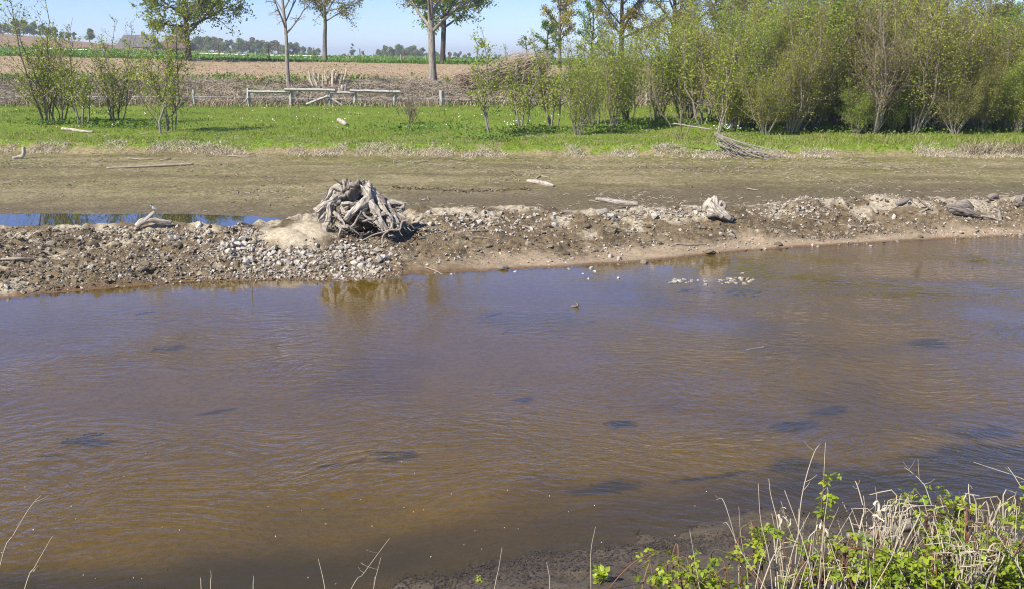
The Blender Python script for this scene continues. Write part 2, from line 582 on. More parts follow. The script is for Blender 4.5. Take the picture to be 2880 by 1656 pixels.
M = {}
M['ground'] = mat_ground()
M['river'] = mat_water('river_water', (.80, .72, .56), .30, (.135, .098, .013), 6.5, 19, 1.0, .015, .028)
M['pool'] = mat_water('pool_water', (.7, .62, .45), .25, (.06, .05, .03), 3.0, 9, .05, .0, .01)
M['drift'] = mat_wood('bleached_wood', (.66, .585, .475), (.13, .10, .075), 3.2, .88, 1.0)
M['drift_dark'] = mat_wood('weathered_wood', (.34, .29, .24), (.10, .08, .065), 2.6, .9, .8)
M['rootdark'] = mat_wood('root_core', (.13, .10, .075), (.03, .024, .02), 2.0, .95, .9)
M['bark'] = mat_wood('grey_bark', (.30, .255, .20), (.10, .085, .065), 3.5, .9, .7)
M['bark_pale'] = mat_wood('pale_bark', (.40, .35, .28), (.17, .14, .11), 3.0, .9, .6)
M['bark_dark'] = mat_wood('dark_bark', (.11, .09, .07), (.035, .03, .025), 3.5, .92, .7)
M['bark_brown'] = mat_wood('brown_twig', (.30, .235, .16), (.13, .10, .07), 3.0, .9, .4)
M['fence'] = mat_wood('grey_timber', (.56, .53, .49), (.24, .22, .20), 3.5, .9, .6)
M['stick'] = mat_wood('dry_stick', (.50, .42, .32), (.22, .17, .12), 2.5, .9, .4)
M['rust'] = mat_wood('rusty_iron', (.22, .09, .045), (.10, .04, .025), 4, .8, .2)
M['white'] = mat_flat('white_plastic', [(.72, .73, .75)], .5)
M['cutwood'] = mat_wood('fresh_cut_wood', (.62, .36, .13), (.42, .22, .08), 2.0, .8, .2)
M['straw'] = mat_flat('bleached_straw', [(.62, .54, .40), (.46, .38, .26), (.70, .63, .50), (.36, .28, .19)], .85)
M['strawdark'] = mat_flat('brown_straw', [(.26, .19, .12), (.46, .37, .25), (.17, .12, .08), (.55, .46, .33)], .9)
M['stone'] = mat_flat('pale_stone', [(.50, .445, .36), (.60, .545, .46), (.36, .31, .24), (.55, .505, .43), (.43, .37, .28)], .85, 'obj', 26)
M['wetstone'] = mat_flat('wet_stone', [(.40, .34, .24), (.50, .44, .34), (.30, .25, .17)], .45, 'obj', 26, .5)
M['pebble'] = mat_flat('pale_pebble', [(.47, .415, .335), (.58, .52, .435), (.37, .31, .24), (.27, .215, .155), (.50, .43, .34)], .9, 'island', 30)
M['clod'] = mat_flat('soil_clod', [(.165, .128, .082), (.215, .17, .112), (.125, .096, .06), (.34, .28, .20)], .95, 'island', 30)
M['litter'] = mat_flat('dark_litter', [(.03, .025, .022), (.06, .047, .035), (.02, .018, .02)], .7)
M['sunken'] = mat_wood('sunken_wood', (.03, .027, .025), (.010, .010, .012), 2.5, .6, .5)
M['grass'] = mat_leaf('meadow_grass', [(.19, .26, .05), (.27, .33, .065), (.145, .205, .045), (.37, .37, .13), (.22, .29, .055)], .3, .55, patch=((.34, .31, .12), (.09, .16, .03)))
M['weed'] = mat_leaf('lush_weed', [(.11, .20, .035), (.15, .26, .045), (.08, .15, .03), (.19, .28, .06)], .3, .5)
M['cropleaf'] = mat_leaf('crop_leaf', [(.08, .17, .03), (.11, .22, .04), (.30, .36, .22)], .3, .5)
M['dandelion'] = mat_flat('yellow_flower', [(.46, .33, .015)], .7)
M['blossom'] = mat_flat('white_flower', [(.80, .80, .76)], .7)
M['l_alder'] = mat_leaf('young_alder_leaf', [(.26, .35, .055), (.36, .43, .08), (.18, .27, .04), (.44, .48, .13), (.31, .38, .06)], .35, .45)
M['l_thick'] = mat_leaf('thicket_leaf', [(.25, .29, .05), (.34, .38, .08), (.17, .215, .04), (.42, .43, .12), (.28, .25, .10)], .35, .5)
for _n, _c in (('l_tA', [(.22, .31, .05), (.31, .40, .075), (.14, .22, .04), (.39, .45, .12)]), ('l_tB', [(.25, .28, .06), (.33, .35, .09), (.17, .20, .05), (.30, .25, .11)]), ('l_tC', [(.30, .34, .05), (.40, .43, .08), (.20, .25, .04), (.46, .47, .13)]), ('l_tD', [(.27, .24, .10), (.33, .32, .11), (.22, .18, .08), (.26, .29, .07)])):
    M[_n] = mat_leaf('thicket_leaf_' + _n[-1].lower(), [tuple(v * 1.12 for v in q) for q in _c], .40, .5)
M['l_tree'] = mat_leaf('roadside_leaf', [(.16, .22, .03), (.24, .29, .04), (.11, .17, .03), (.30, .32, .06)], .35, .5)
M['l_green'] = mat_leaf('fresh_green_leaf', [(.10, .21, .03), (.16, .28, .04), (.075, .16, .03), (.21, .31, .06)], .35, .5)
M['l_bud'] = mat_leaf('budding_leaf', [(.24, .23, .05), (.32, .29, .07), (.17, .18, .045), (.27, .20, .06)], .35, .6)
M['l_yellow'] = mat_leaf('yellow_catkin', [(.34, .31, .05), (.42, .37, .07), (.24, .24, .05)], .35, .6)
M['l_willow'] = mat_leaf('brown_green_catkin', [(.20, .20, .07), (.26, .24, .09), (.15, .16, .055), (.22, .25, .07)], .3, .6)
M['l_far'] = mat_leaf('far_leaf', [(.16, .22, .06), (.22, .28, .075), (.12, .17, .055), (.27, .30, .10)], .25, .7)
M['l_farbrown'] = mat_leaf('far_brown_twig', [(.21, .18, .12), (.16, .145, .10), (.18, .19, .10)], .2, .8)
M['l_bramble'] = mat_leaf('bramble_leaf', [(.27, .37, .04), (.37, .45, .055), (.18, .29, .03), (.45, .49, .09)], .38, .35, 'obj')
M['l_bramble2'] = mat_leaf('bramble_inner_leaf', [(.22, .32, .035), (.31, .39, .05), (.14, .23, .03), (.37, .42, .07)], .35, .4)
M['cane'] = mat_flat('bramble_cane', [(.16, .06, .045), (.22, .13, .07), (.13, .10, .05)], .6, 'obj')
M['stalk'] = mat_wood('dry_stalk', (.60, .52, .38), (.36, .28, .18), 2.0, .8, .2)

# ------------------------------------------------------------------ ground sheet
rows_n = [4, 10, 34, 30, 44, 44, 24, 60, 56, 8, 5, 8, 92, 12, 34, 24, 8, 30, 46, 10, 10, 4, 5]
tc = np.concatenate([np.linspace(-1.25, -.57, 26)[:-1], np.linspace(-.57, .57, 720), np.linspace(.57, 1.25, 26)[1:]])
yl = np.array([np.interp(tc, TG, LY[k]) for k in range(NK)])
rows = []
for k, n in enumerate(rows_n):
    for f in np.arange(n) / n:
        if k in (18, 19, 20, 21, 22):
            rows.append(yl[k] * (yl[k + 1] / yl[k]) ** f)
        else:
            rows.append(yl[k] + (yl[k + 1] - yl[k]) * f)
rows.append(yl[-1])
GY = np.array(rows)
GX = tc[None] * (GY + C0)
gx, gy = GX.ravel(), GY.ravel()
gzv, gq = height(gx, gy, True)
nr, nc = GY.shape
gi = np.arange(nr * nc).reshape(nr, nc)
GF = np.stack([gi[:-1, :-1], gi[:-1, 1:], gi[1:, 1:], gi[1:, :-1]], -1).reshape(-1, 4)

def lerp3(a, b, f):
    return a + (np.asarray(b) - a) * f[:, None]
n_a, n_b, n_c = fbm(gx * .5, gy * .5, 4, 60), fbm(gx * 2.2, gy * 2.2, 4, 61), fbm(gx * 7, gy * 7, 3, 62)
gc = np.tile(np.array([.100, .080, .057]), (len(gx), 1))                     # near mud
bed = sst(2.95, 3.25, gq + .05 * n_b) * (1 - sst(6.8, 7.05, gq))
gc = lerp3(gc, (.026, .024, .022), bed * (1 - sst(3.4, 4.1, gq + .30 * n_a + .12 * n_b)))  # shadow over the near shallows, painted as a dark bed tone
gc = lerp3(gc, (.265, .188, .030), bed * sst(3.45, 4.1, gq + .30 * n_a + .12 * n_b))
gc = lerp3(gc, (.13, .088, .035), bed * sst(.12, .45, n_a) * .6)
gc = lerp3(gc, (.34, .262, .075), bed * sst(5.9 - .9 * sst(0, 6, gx), 6.7 - .6 * sst(0, 6, gx), gq + .2 * n_a) * .85)
bar = sst(6.98, 7.12, gq + .05 * n_b)
gc = lerp3(gc, (.168, .130, .084), bar)
gc = lerp3(gc, (.50, .44, .335), bar * sst(.02, .36, n_b + .35 * n_a + .4 * sst(8.0, 8.9, gq) - .2 + .02 * sst(-3, -7, gx)) * .75)
gc = lerp3(gc, (.082, .063, .04), bar * sst(.15, .5, -n_b) * .6)
sa = sandy(gx, gy, gq)
gc = lerp3(gc, (.36, .285, .205), sa * bar * (.75 + .25 * sst(-.2, .3, n_b)))
wetl = np.exp(-((gq - 7.02) / .09) ** 2)
gc = lerp3(gc, (.17, .105, .055), wetl * .8)
du = dune(gx, gy) * (gq > 7.2) * (gq < 10.4)
gc = lerp3(gc, (.50, .43, .32), sst(.2, .75, du + .25 * n_b + .1 * n_c))
mud = sst(9.75, 10.3, gq)
gc = lerp3(gc, (.212, .184, .100), mud)
gc = lerp3(gc, (.185, .178, .065), mud * sst(.0, .5, n_a + .3 * n_b + .45 * sst(12.45, 13, gq) - .1) * .7)
gc = lerp3(gc, (.36, .295, .19), mud * sst(.10, .45, n_c + .5 * n_b) * .5)
run = fbm(gx * .35, gy * 1.6, 4, 68)
gc = lerp3(gc, (.14, .112, .066), mud * sst(.12, .40, run) * .6)
gc = lerp3(gc, (.34, .285, .185), mud * sst(.18, .42, -run) * .45)
gc = lerp3(gc, (.135, .108, .07), mud * (1 - sst(12.0, 12.35, gq + .1 * n_b)) * .8)
lipc = sst(12.93, 13.08, gq + .06 * n_b)
gc = lerp3(gc, (.27, .225, .135), lipc * .8)
mead = sst(13.3, 13.75, gq + .4 * n_b)
gc = lerp3(gc, (.155, .21, .045), mead)
gc = lerp3(gc, (.26, .22, .13), mead * sst(.22, .55, n_b + .5 * n_c) * (1 - sst(14.3, 15.2, gq)) * .8)
gc = lerp3(gc, (.20, .26, .06), mead * sst(-.1, .4, n_a) * sst(14.3, 15, gq) * .7)
emb = sst(16.25, 16.5, gq + .12 * n_b)
gc = lerp3(gc, (.25, .185, .12), emb)
gc = lerp3(gc, (.09, .12, .03), emb * sst(.05, .35, n_a + .4 * n_b) * .8)
fld = sst(17.94, 18.0, gq + .03 * n_b)
gc = lerp3(gc, (.40, .31, .205), fld)
gc = lerp3(gc, (.29, .22, .145), fld * sst(-.05, .3, fbm(gx * 1.2, gy * 1.2, 3, 66)) * .6)
gc = lerp3(gc, (.27, .19, .125), fld * np.exp(-((gq - 18.13) / .02) ** 2) * .7)
crop = sst(18.97, 19.0, gq)
gc = lerp3(gc, (.085, .15, .035), crop)
hill = sst(19.93, 20.0, gq) * sst(60, 30, gx * 0 + (gx + 20) / 1.0 + 0 * gy)
strip = .5 + .5 * np.sin((gx * .83 + gy * .55) * 2 * math.pi / 7.5)
hc = np.array([.33, .235, .165]) * (1 - .28 * strip[:, None])
gc = gc + (hc - gc) * (sst(19.93, 20.0, gq) * (gx < -20))[:, None]
# soft mats of dark weed and silt on the river bed
for u, v, lu, lw_ in ((235, 1232, 70, 16), (1735, 1188, 55, 12), (1110, 1272, 90, 8), (2610, 942, 70, 14), (2240, 1195, 80, 16), (1700, 1380, 90, 22), (2720, 1290, 260, 40), (2240, 1320, 90, 30), (495, 985, 45, 8), (950, 1290, 40, 6), (2340, 1150, 60, 12), (120, 1280, 50, 7), (1480, 1100, 40, 7), (2780, 1210, 120, 22), (1980, 1350, 120, 18), (640, 1130, 40, 6)):
    c = onz(u, v, -.3)
    e = onz(u + lu, v, -.3)[0] - c[0]
    f = abs(onz(u, v - lw_, -.3)[1] - c[1])
    d = np.exp(-(((gx - c[0] + .25 * n_b) / e) ** 2 + ((gy - c[1] - .2 * (gx - c[0]) + .12 * n_b) / f) ** 2))
    gc = lerp3(gc, (.014, .014, .015), bed * sst(.22, .7, d + .2 * n_c) * .92)
lum = gc @ np.array([.3, .59, .11])
gc = np.clip(lum[:, None] + (gc - lum[:, None]) * 1.22, .008, 1)
fine = np.clip(.55 + .4 * bar - .3 * sst(.25, .6, du) - .45 * sa * bar + .05 * sst(12, 12.2, gq) * (gq < 13) - .4 * (gq > 19), .1, 1)
crack = sst(12.2, 12.6, gq) * (1 - sst(12.92, 13.0, gq)) * (.55 + .45 * sst(2, -9, gx)) * sst(-.3, .1, n_a)
wet = np.clip(np.exp(-((gq - 7.0) / .12) ** 2) + (1 - sst(2.6, 3, gq)) * .35 + .5 * (gq < 3.2) + .5 * np.exp(-((gq - 12.0) / .12) ** 2), 0, 1)
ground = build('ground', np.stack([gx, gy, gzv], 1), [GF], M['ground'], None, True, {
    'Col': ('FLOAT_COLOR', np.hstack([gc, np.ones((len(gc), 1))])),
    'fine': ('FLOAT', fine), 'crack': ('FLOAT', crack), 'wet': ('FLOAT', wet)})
tag(ground, 'river valley floor of mud, meadow and ploughed field', kind='structure')

def sheet(name, x0, x1, y0, y1, z, mat, label, n=(60, 30)):
    X, Y = np.meshgrid(np.linspace(x0, x1, n[0]), np.linspace(y0, y1, n[1]))
    i = np.arange(n[0] * n[1]).reshape(n[1], n[0])
    F = np.stack([i[:-1, :-1], i[:-1, 1:], i[1:, 1:], i[1:, :-1]], -1).reshape(-1, 4)
    x, y = X.ravel(), Y.ravel()
    q = terr(x, y)[1]
    # still lee water along the bar and in the pool, ruffled where the current runs
    ruf = .16 + .84 * (1 - sst(5.15, 6.25, q + .35 * fbm(x * .25, y * .25, 2, 70))) + .45 * sst(0, 6, x)
    ruf = ruf * (.55 + .45 * sst(3.2, 4.6, q)) * np.clip(.62 + 1.15 * fbm(x * .28, y * .6, 3, 71), .12, 1.15)
    if z > .1: ruf = 0 * x + 1
    return tag(build(name, np.stack([x, y, 0 * x + z], 1), [F], mat, None, True, {'ruffle': ('FLOAT', np.clip(ruf, .05, 1.3))}), label, kind='structure')

sheet('river_water', -60, 60, 2.5, 23, 0.0, M['river'], 'brown rippled river water reflecting the sky', (240, 120))
sheet('pool_water', -40, -3.2, 17.2, 22.2, 0.2, M['pool'], 'still pool of backwater behind the stony bar', (20, 8))
#@@OBJECTS
# ------------------------------------------------------------------ bushes and trees
RNG = np.random.default_rng(7)

def unit(v):
    return v / max(np.linalg.norm(v), 1e-9)

def grow_bush(seed, H, nstem, spread, nleaf, lsize, nbr=20, ntw=4, rbase=.03, low=.12):
    rng = np.random.default_rng(seed)
    S, SR, Bp, Br, Tp, Tr, LP = [], [], [], [], [], [], []
    for i in range(nstem):
        az = rng.uniform(0, 2 * math.pi)
        h = H * (1 if i == 0 else rng.uniform(.55, .98))
        m = 9
        s = np.linspace(0, 1, m)
        out = spread * rng.uniform(.15, 1) * h * s ** .75
        p0 = rng.uniform(.02, .22)
        wob = np.cumsum(rng.normal(0, .022 * h, (m, 2)), 0)
        wob -= wob[0]
        pts = np.stack([math.cos(az) * (p0 + out) + wob[:, 0], math.sin(az) * (p0 + out) + wob[:, 1], h * s * (1 - .06 * spread)], 1)
        pts[0, 2] = -.12
        r0 = rbase * rng.uniform(.6, 1.15)
        S.append(pts)
        SR.append(r0 * (1 - s) ** .9 + .006)
        for k in range(int(nbr * h / H)):
            f = rng.uniform(low, .985)
            j = f * (m - 1)
            j0 = min(int(j), m - 2)
            b = pts[j0] + (pts[j0 + 1] - pts[j0]) * (j - j0)
            L = h * (.30 * (1 - f) + .06) * rng.uniform(.55, 1.25)
            a2 = rng.uniform(0, 2 * math.pi)
            el = math.radians(rng.uniform(22, 62))
            d = np.array([math.cos(a2) * math.cos(el), math.sin(a2) * math.cos(el), math.sin(el)])
            q = np.linspace(0, 1, 5)[:, None]
            bp = b + d * L * q + np.array([0, 0, .18]) * L * q ** 2 + np.cumsum(rng.normal(0, .025 * L, (5, 3)), 0)
            bp[0] = b
            Bp.append(bp)
            Br.append(np.linspace(max(.010 * (1 - f) + .006, .006), .004, 5) * 1.0)
            LP.append(bp[2:])
            for w in range(ntw):
                g = rng.uniform(.25, 1)
                jj = min(int(g * 4), 3)
                tb = bp[jj] + (bp[jj + 1] - bp[jj]) * (g * 4 - jj)
                td = unit(d + rng.normal(0, .7, 3)) * L * rng.uniform(.2, .5)
                tp = tb + td * np.linspace(0, 1, 3)[:, None]
                Tp.append(tp)
                Tr.append([.005, .004, .003])
                LP.append(tp)
    LP = np.concatenate(LP)
    w_ = 1.25 - np.clip(LP[:, 2] / H, 0, 1) ** 2.0
    pick = LP[rng.choice(len(LP), nleaf, p=w_ / w_.sum())] + rng.normal(0, .035 * H ** .5 if nleaf < 3500 else .15, (nleaf, 3))
    lv = cards(pick, lsize, rng, .3, .72)
    return (tubes(S, SR, 6, .12, rng), tubes(Bp, Br, 3), tubes(Tp, Tr, 3), lv)

def join_tubes(ts):
    V, F, fb, o = [], [], [], 0
    for v, f, b in ts:
        V.append(v); F.append(f + o); fb.append(b); o += len(v)
    return np.concatenate(V), np.concatenate(F), np.concatenate(fb)

def bush_meshes(name, mats, *a, **k):
    st, br, tw, lv = grow_bush(*a, **k)
    m1 = build(name + '_stems', st[0], [st[1]], mats[0], None, True, {'fib': ('FLOAT_VECTOR', st[2])}, False)
    V, F, fb = join_tubes([br, tw])
    m2 = build(name + '_twigs', V, [F], mats[1], None, False, {'fib': ('FLOAT_VECTOR', fb)}, False)
    m3 = build(name + '_leaves', lv[0], [lv[1]], mats[2], None, False, None, False) if len(lv[1]) else None
    return m1, m2, m3

def put_bush(ms, u, v, sc, label, cat='bush', group=None, name='alder_bush', rot=None, off=(0, 0), tilt=(0, 0)):
    p = gpx(u, v)
    p[0] += off[0]; p[1] += off[1]
    p[2] = gz(p[0], p[1])
    t = thing(name, label, cat, p, (tilt[0], tilt[1], RNG.uniform(0, 6.28) if rot is None else rot), group, sc)
    place('stems', ms[0], t); tag(place('twigs', ms[1], t), kind='stuff')
    if ms[2]: place('foliage', ms[2], t)
    return t

def grow_tree(seed, H, r0, clear, cw, nlimb, nleaf, lsize, lean=(0, 0), nbr=9, ntw=7, ctop=None, el=(20, 60), asp=.65, fork=.7, leafmin=.0):
    rng = np.random.default_rng(seed)
    m = 12
    s = np.linspace(0, 1, m)
    wob = np.cumsum(rng.normal(0, .012 * H, (m, 2)), 0); wob -= wob[0]
    wob *= s[:, None]
    tr = np.stack([lean[0] * s * H + wob[:, 0] * .6, lean[1] * s * H + wob[:, 1] * .6, H * .93 * s], 1)
    tr[0, 2] = -.3
    TR = r0 * (1 - s) ** .75 + .02
    TR[0] *= 1.3
    zc, hz = (clear * .85 + H) / 2, (H - clear * .85) / 2
    Lp, Lr, Bp, Br, Tp, Tr, LP = [], [], [], [], [], [], []
    for i in range(nlimb):
        f = (clear + (H * .9 - clear) * ((i + rng.uniform(0, 1)) / nlimb) ** 1.25) / (H * .93)
        j = f * (m - 1); j0 = min(int(j), m - 2)
        b = tr[j0] + (tr[j0 + 1] - tr[j0]) * (j - j0)
        az = i * 2.4 + rng.uniform(-.5, .5)
        e = math.radians(rng.uniform(*el)) * (.55 + .6 * f)
        d = np.array([math.cos(az) * math.cos(e), math.sin(az) * math.cos(e), math.sin(e)])
        # distance to the crown's ellipsoid
        A = np.array([cw / 2, cw / 2, hz]); o = (b - np.array([tr[j0][0], tr[j0][1], zc])) / A; dd = d / A
        bb, cc, aa = 2 * (o @ dd), o @ o - 1, dd @ dd
        disc = max(bb * bb - 4 * aa * cc, 0)
        L = max((-bb + math.sqrt(disc)) / (2 * aa), .12 * H) * rng.uniform(.72, 1.02)
        q = np.linspace(0, 1, 8)[:, None]
        lp = b + d * L * q + np.array([0, 0, .16 * L]) * (q ** 1.5 - .5 * q) + np.cumsum(rng.normal(0, .022 * L, (8, 3)), 0) * q
        Lp.append(lp)
        lr0 = min(r0 * fork * (1 - f) ** .6 * rng.uniform(.5, .95) + .02, .6 * r0)
        Lr.append(np.linspace(lr0, .015, 8))
        for k in range(nbr):
            g = rng.uniform(.22, 1)
            jj = min(int(g * 7), 6)
            b2 = lp[jj] + (lp[jj + 1] - lp[jj]) * (g * 7 - jj)
            d2 = unit(d + rng.normal(0, .65, 3) + np.array([0, 0, -.05]))
            L2 = L * rng.uniform(.18, .42) * (1.15 - .4 * g)
            q2 = np.linspace(0, 1, 5)[:, None]
            bp = b2 + d2 * L2 * q2 + np.cumsum(rng.normal(0, .035 * L2, (5, 3)), 0) * q2 - np.array([0, 0, .12 * L2]) * q2 ** 2
            Bp.append(bp)
            Br.append(np.linspace(max(lr0 * .38 * (1 - g) + .016, .014), .008, 5))
            LP.append(bp[2:])
            for w in range(ntw):
                g3 = rng.uniform(.2, 1); j3 = min(int(g3 * 4), 3)
                b3 = bp[j3] + (bp[j3 + 1] - bp[j3]) * (g3 * 4 - j3)
                d3 = unit(d2 + rng.normal(0, .8, 3)) * L2 * rng.uniform(.22, .5)
                tp = b3 + d3 * np.linspace(0, 1, 3)[:, None] - np.array([0, 0, .15]) * np.linalg.norm(d3) * (np.linspace(0, 1, 3) ** 2)[:, None]
                Tp.append(tp); Tr.append([.010, .008, .006]); LP.append(tp)
    LP = np.concatenate(LP)
    pick = LP[rng.integers(0, len(LP), nleaf)] + rng.normal(0, lsize * .9, (nleaf, 3))
    return tubes(tr[None], TR[None], 12, .12, rng, (2, .6)), tubes(Lp, Lr, 7, .08, rng), tubes(Bp, Br, 4), tubes(Tp, Tr, 3), cards(pick, lsize, rng, .4, asp)

def put_tree(p, bark, leaf, label, name='roadside_tree', group=None, rz=0, twigmat=None, **k):
    tk, lb, br, tw, lv = grow_tree(**k)
    t = thing(name, label, 'tree', p, (0, 0, rz), group)
    build('trunk', tk[0], [tk[1]], bark, t, True, {'fib': ('FLOAT_VECTOR', tk[2])})
    V, F, fb = join_tubes([lb, br])
    c = build('limbs', V, [F], bark, t, True, {'fib': ('FLOAT_VECTOR', fb)})
    tag(build('twigs', tw[0], [tw[1]], twigmat or bark, t, False, {'fib': ('FLOAT_VECTOR', tw[2])}), kind='stuff')
    if len(lv[1]): build('crown', lv[0], [lv[1]], leaf, t)
    return t

def base_at(u, v, Y=None):
    if Y is None: return gpx(u, v)
    p = at(u, v, Y); p[2] = gz(p[0], p[1]); return p

# roadside and field trees, near to far
put_tree(base_at(812, 252), M['bark_pale'], M['l_bud'], 'slender bare tree with pale trunk and a few dead branches beside the fence', 'bare_tree', seed=101, H=8.6, r0=.115, clear=3.0, cw=4.4, nlimb=13, nleaf=300, lsize=.07, lean=(-.02, 0), nbr=7, ntw=6, el=(45, 70), fork=.62)
put_tree(base_at(1218, 240), M['bark_pale'], M['l_bud'], 'thick grey trunk with forked limbs and few buds, next to the brush pile', seed=115, H=11.5, r0=.23, clear=2.9, cw=6.8, nlimb=14, nleaf=4600, lsize=.12, lean=(-.006, 0), nbr=11, ntw=7, el=(50, 72), fork=.8)
put_tree(base_at(915, 172, 116), M['bark'], M['l_bud'], 'round roadside tree with thin yellowish budding leaves and straight trunk', seed=121, H=11.5, r0=.25, clear=4.4, cw=10.0, nlimb=20, nleaf=7500, lsize=.22, nbr=11, ntw=8, el=(5, 58))
put_tree(base_at(1245, 182, 112), M['bark_dark'], M['l_green'], 'leaning dark trunk with dense fresh green crown at the field edge', seed=131, H=12, r0=.30, clear=3.6, cw=10.5, nlimb=20, nleaf=11000, lsize=.30, lean=(.035, 0), nbr=11, ntw=6, el=(2, 55))
put_tree(base_at(530, 157, 105), M['bark_dark'], M['l_tree'], 'wide roadside tree with full green leaf crown near the farmhouses', seed=141, H=11.5, r0=.28, clear=2.5, cw=12.8, nlimb=22, nleaf=13000, lsize=.28, nbr=12, ntw=6, el=(0, 55))
put_tree(base_at(1575, 160, 100), M['bark'], M['l_yellow'], 'narrow upright tree covered in yellow catkins behind the bushes', seed=151, H=11, r0=.17, clear=2.6, cw=4.4, nlimb=18, nleaf=10500, lsize=.17, nbr=9, ntw=6, el=(45, 72))
put_tree(base_at(1537, 165, 98), M['bark_dark'], M['l_green'], 'small dark green conical tree beside the yellow catkin tree', seed=161, H=4.6, r0=.11, clear=.5, cw=2.6, nlimb=16, nleaf=2600, lsize=.16, nbr=6, ntw=4, el=(5, 45))
put_tree(base_at(1486, 165, 98), M['bark_dark'], M['l_far'], 'small windswept thin tree leaning left above the brush pile', seed=162, H=2.9, r0=.06, clear=1.5, cw=2.3, nlimb=8, nleaf=420, lsize=.14, lean=(-.1, 0), nbr=5, ntw=4, el=(5, 45))
put_tree(base_at(1745, 200, 78), M['bark_dark'], M['l_bud'], 'spreading dark branched tree with brownish yellow buds rising behind the bushes', seed=171, H=9.5, r0=.22, clear=2.4, cw=7.8, nlimb=17, nleaf=15000, lsize=.14, nbr=12, ntw=8, el=(25, 66))
put_tree(base_at(1662, 200, 88), M['bark_dark'], M['l_green'], 'slim green tree between the yellow catkin tree and the spreading tree', seed=172, H=6.2, r0=.12, clear=1.0, cw=3.4, nlimb=14, nleaf=3000, lsize=.15, nbr=8, ntw=5, el=(20, 60))
put_tree(base_at(1890, 200, 84), M['bark_dark'], M['l_bud'], 'tall dark tree with yellowish buds standing behind the willow scrub', seed=173, H=10.0, r0=.22, clear=2.4, cw=8.2, nlimb=16, nleaf=9000, lsize=.14, nbr=11, ntw=8, el=(25, 64))
WILL = [(2020, 74, 7.4, 8.5, 'l_willow'), (2170, 70, 8.6, 8.0, 'l_willow'), (2120, 92, 10.6, 8.5, 'l_green'), (2340, 66, 8.4, 8.0, 'l_willow'), (2500, 70, 8.8, 8.5, 'l_green'), (2620, 66, 7.2, 7.5, 'l_willow'), (2790, 72, 4.8, 7.5, 'l_willow'), (2930, 66, 6.2, 6.5, 'l_green')]
WL = {'l_willow': 'brownish willow tree with fine twigs behind the dense bank thicket', 'l_green': 'green leafed tree rising behind the dense bank thicket'}
for k, (u, Y, H, w, lf) in enumerate(WILL):
    put_tree(base_at(u, 200, Y), M['bark_brown'], M[lf], WL[lf], 'willow_tree' if lf == 'l_willow' else 'thicket_tree', 'trees behind the bank thicket', seed=180 + k, H=H, r0=.16, clear=.8, cw=w, nlimb=22, nleaf=14000, lsize=.12, nbr=11, ntw=7, el=(20, 70), twigmat=M['bark_brown'])

# bushes on the meadow's river edge
BV = [bush_meshes('alder_%d' % k, (M['bark'], M['bark_brown'], M['l_alder']), 300 + k, 4.6, ns, sp, nl, .072, nbr, 4, rb)
      for k, (ns, sp, nl, nbr, rb) in enumerate([(7, .24, 3000, 28, .025), (8, .22, 3000, 26, .025), (6, .32, 2700, 28, .022), (10, .36, 6200, 28, .028), (6, .26, 1500, 28, .027)])]
TVS = [(12, .36, 11500, 30, .10, 'l_tA', .08), (13, .46, 10000, 32, .12, 'l_tB', .075), (11, .32, 11500, 30, .08, 'l_tC', .08), (15, .50, 4200, 34, .16, 'l_tD', .07), (10, .42, 12000, 32, .08, 'l_tA', .085), (12, .40, 8500, 32, .10, 'l_tC', .07), (9, .30, 9000, 34, .1, 'l_tB', .085)]
TL = ['fresh green bush with grey stems', 'wide olive bush with brown twigs', 'bright yellow green upright bush', 'brownish half bare bush of thin twigs', 'full green bush with few thick stems', 'airy yellow green bush with spreading stems', 'narrow olive bush with pale stems']
TV = [bush_meshes('thicket_%d' % k, (M['bark_pale'] if k % 2 else M['bark'], M['bark_brown'], M[lf]), 340 + k, 5.6, ns, sp, int(nl * 1.12), ls, nbr, 8, .034, low) for k, (ns, sp, nl, nbr, low, lf, ls) in enumerate(TVS)]
SV = [bush_meshes('sapling_%d' % k, (M['bark_pale'], M['bark_brown'], M['l_alder']), 370 + k, 3.6, ns, sp, nl, .085, nbr, 4, .04, .18) for k, (ns, sp, nl, nbr) in enumerate([(1, .10, 700, 36), (2, .20, 1100, 32), (4, .26, 1700, 26)])]
BARE = [bush_meshes('bare_%d' % k, (M['bark_brown'], M['bark_brown'], M['l_bud']), 390 + k, 2.0, ns, .5, nl, .04, 14, 3, .014, .2) for k, (ns, nl) in enumerate([(12, 60), (4, 30)])]
G1 = 'young alder bushes on the left of the meadow'
put_bush(BV[0], 133, 351, 1.22, 'tallest sparse alder clump growing from one thick cluster of stems on the meadow', rot=.3)
put_bush(BV[4], 172, 350, .92, 'leaning alder shoots next to the tallest sparse clump')
put_bush(SV[2], 230, 353, .95, 'thin low alder shoots between two larger clumps')
put_bush(BV[1], 325, 352, .90, 'upright bushy alder clump with dense dark stems on the meadow')
put_bush(SV[0], 448, 376, .95, 'single slim pale stemmed sapling in front of an alder clump', 'sapling', name='sapling')
put_bush(BV[2], 474, 369, 1.02, 'wide open alder clump with pale forked stems beside the slim sapling')
put_bush(BARE[0], 1153, 351, .82, 'small leafless brown shrub on the meadow in front of the fence', 'shrub', name='bare_shrub')
put_bush(SV[1], 1382, 386, 1.02, 'crooked little tree with pale mossy trunk near the meadow edge', 'sapling', name='crooked_tree')
put_bush(SV[2], 1466, 366, .86, 'low bush with several thin stems beside white flowers', name='low_bush')
put_bush(SV[2], 1552, 363, 1.0, 'slight bush with two thin dark stems in the meadow', name='low_bush')
put_bush(BV[3], 1625, 380, .66, 'open bush with pale leaning stems and reddish twigs', name='open_bush')
put_bush(SV[1], 1678, 360, 1.05, 'thin stemmed bush behind the pale leaning one', name='low_bush')
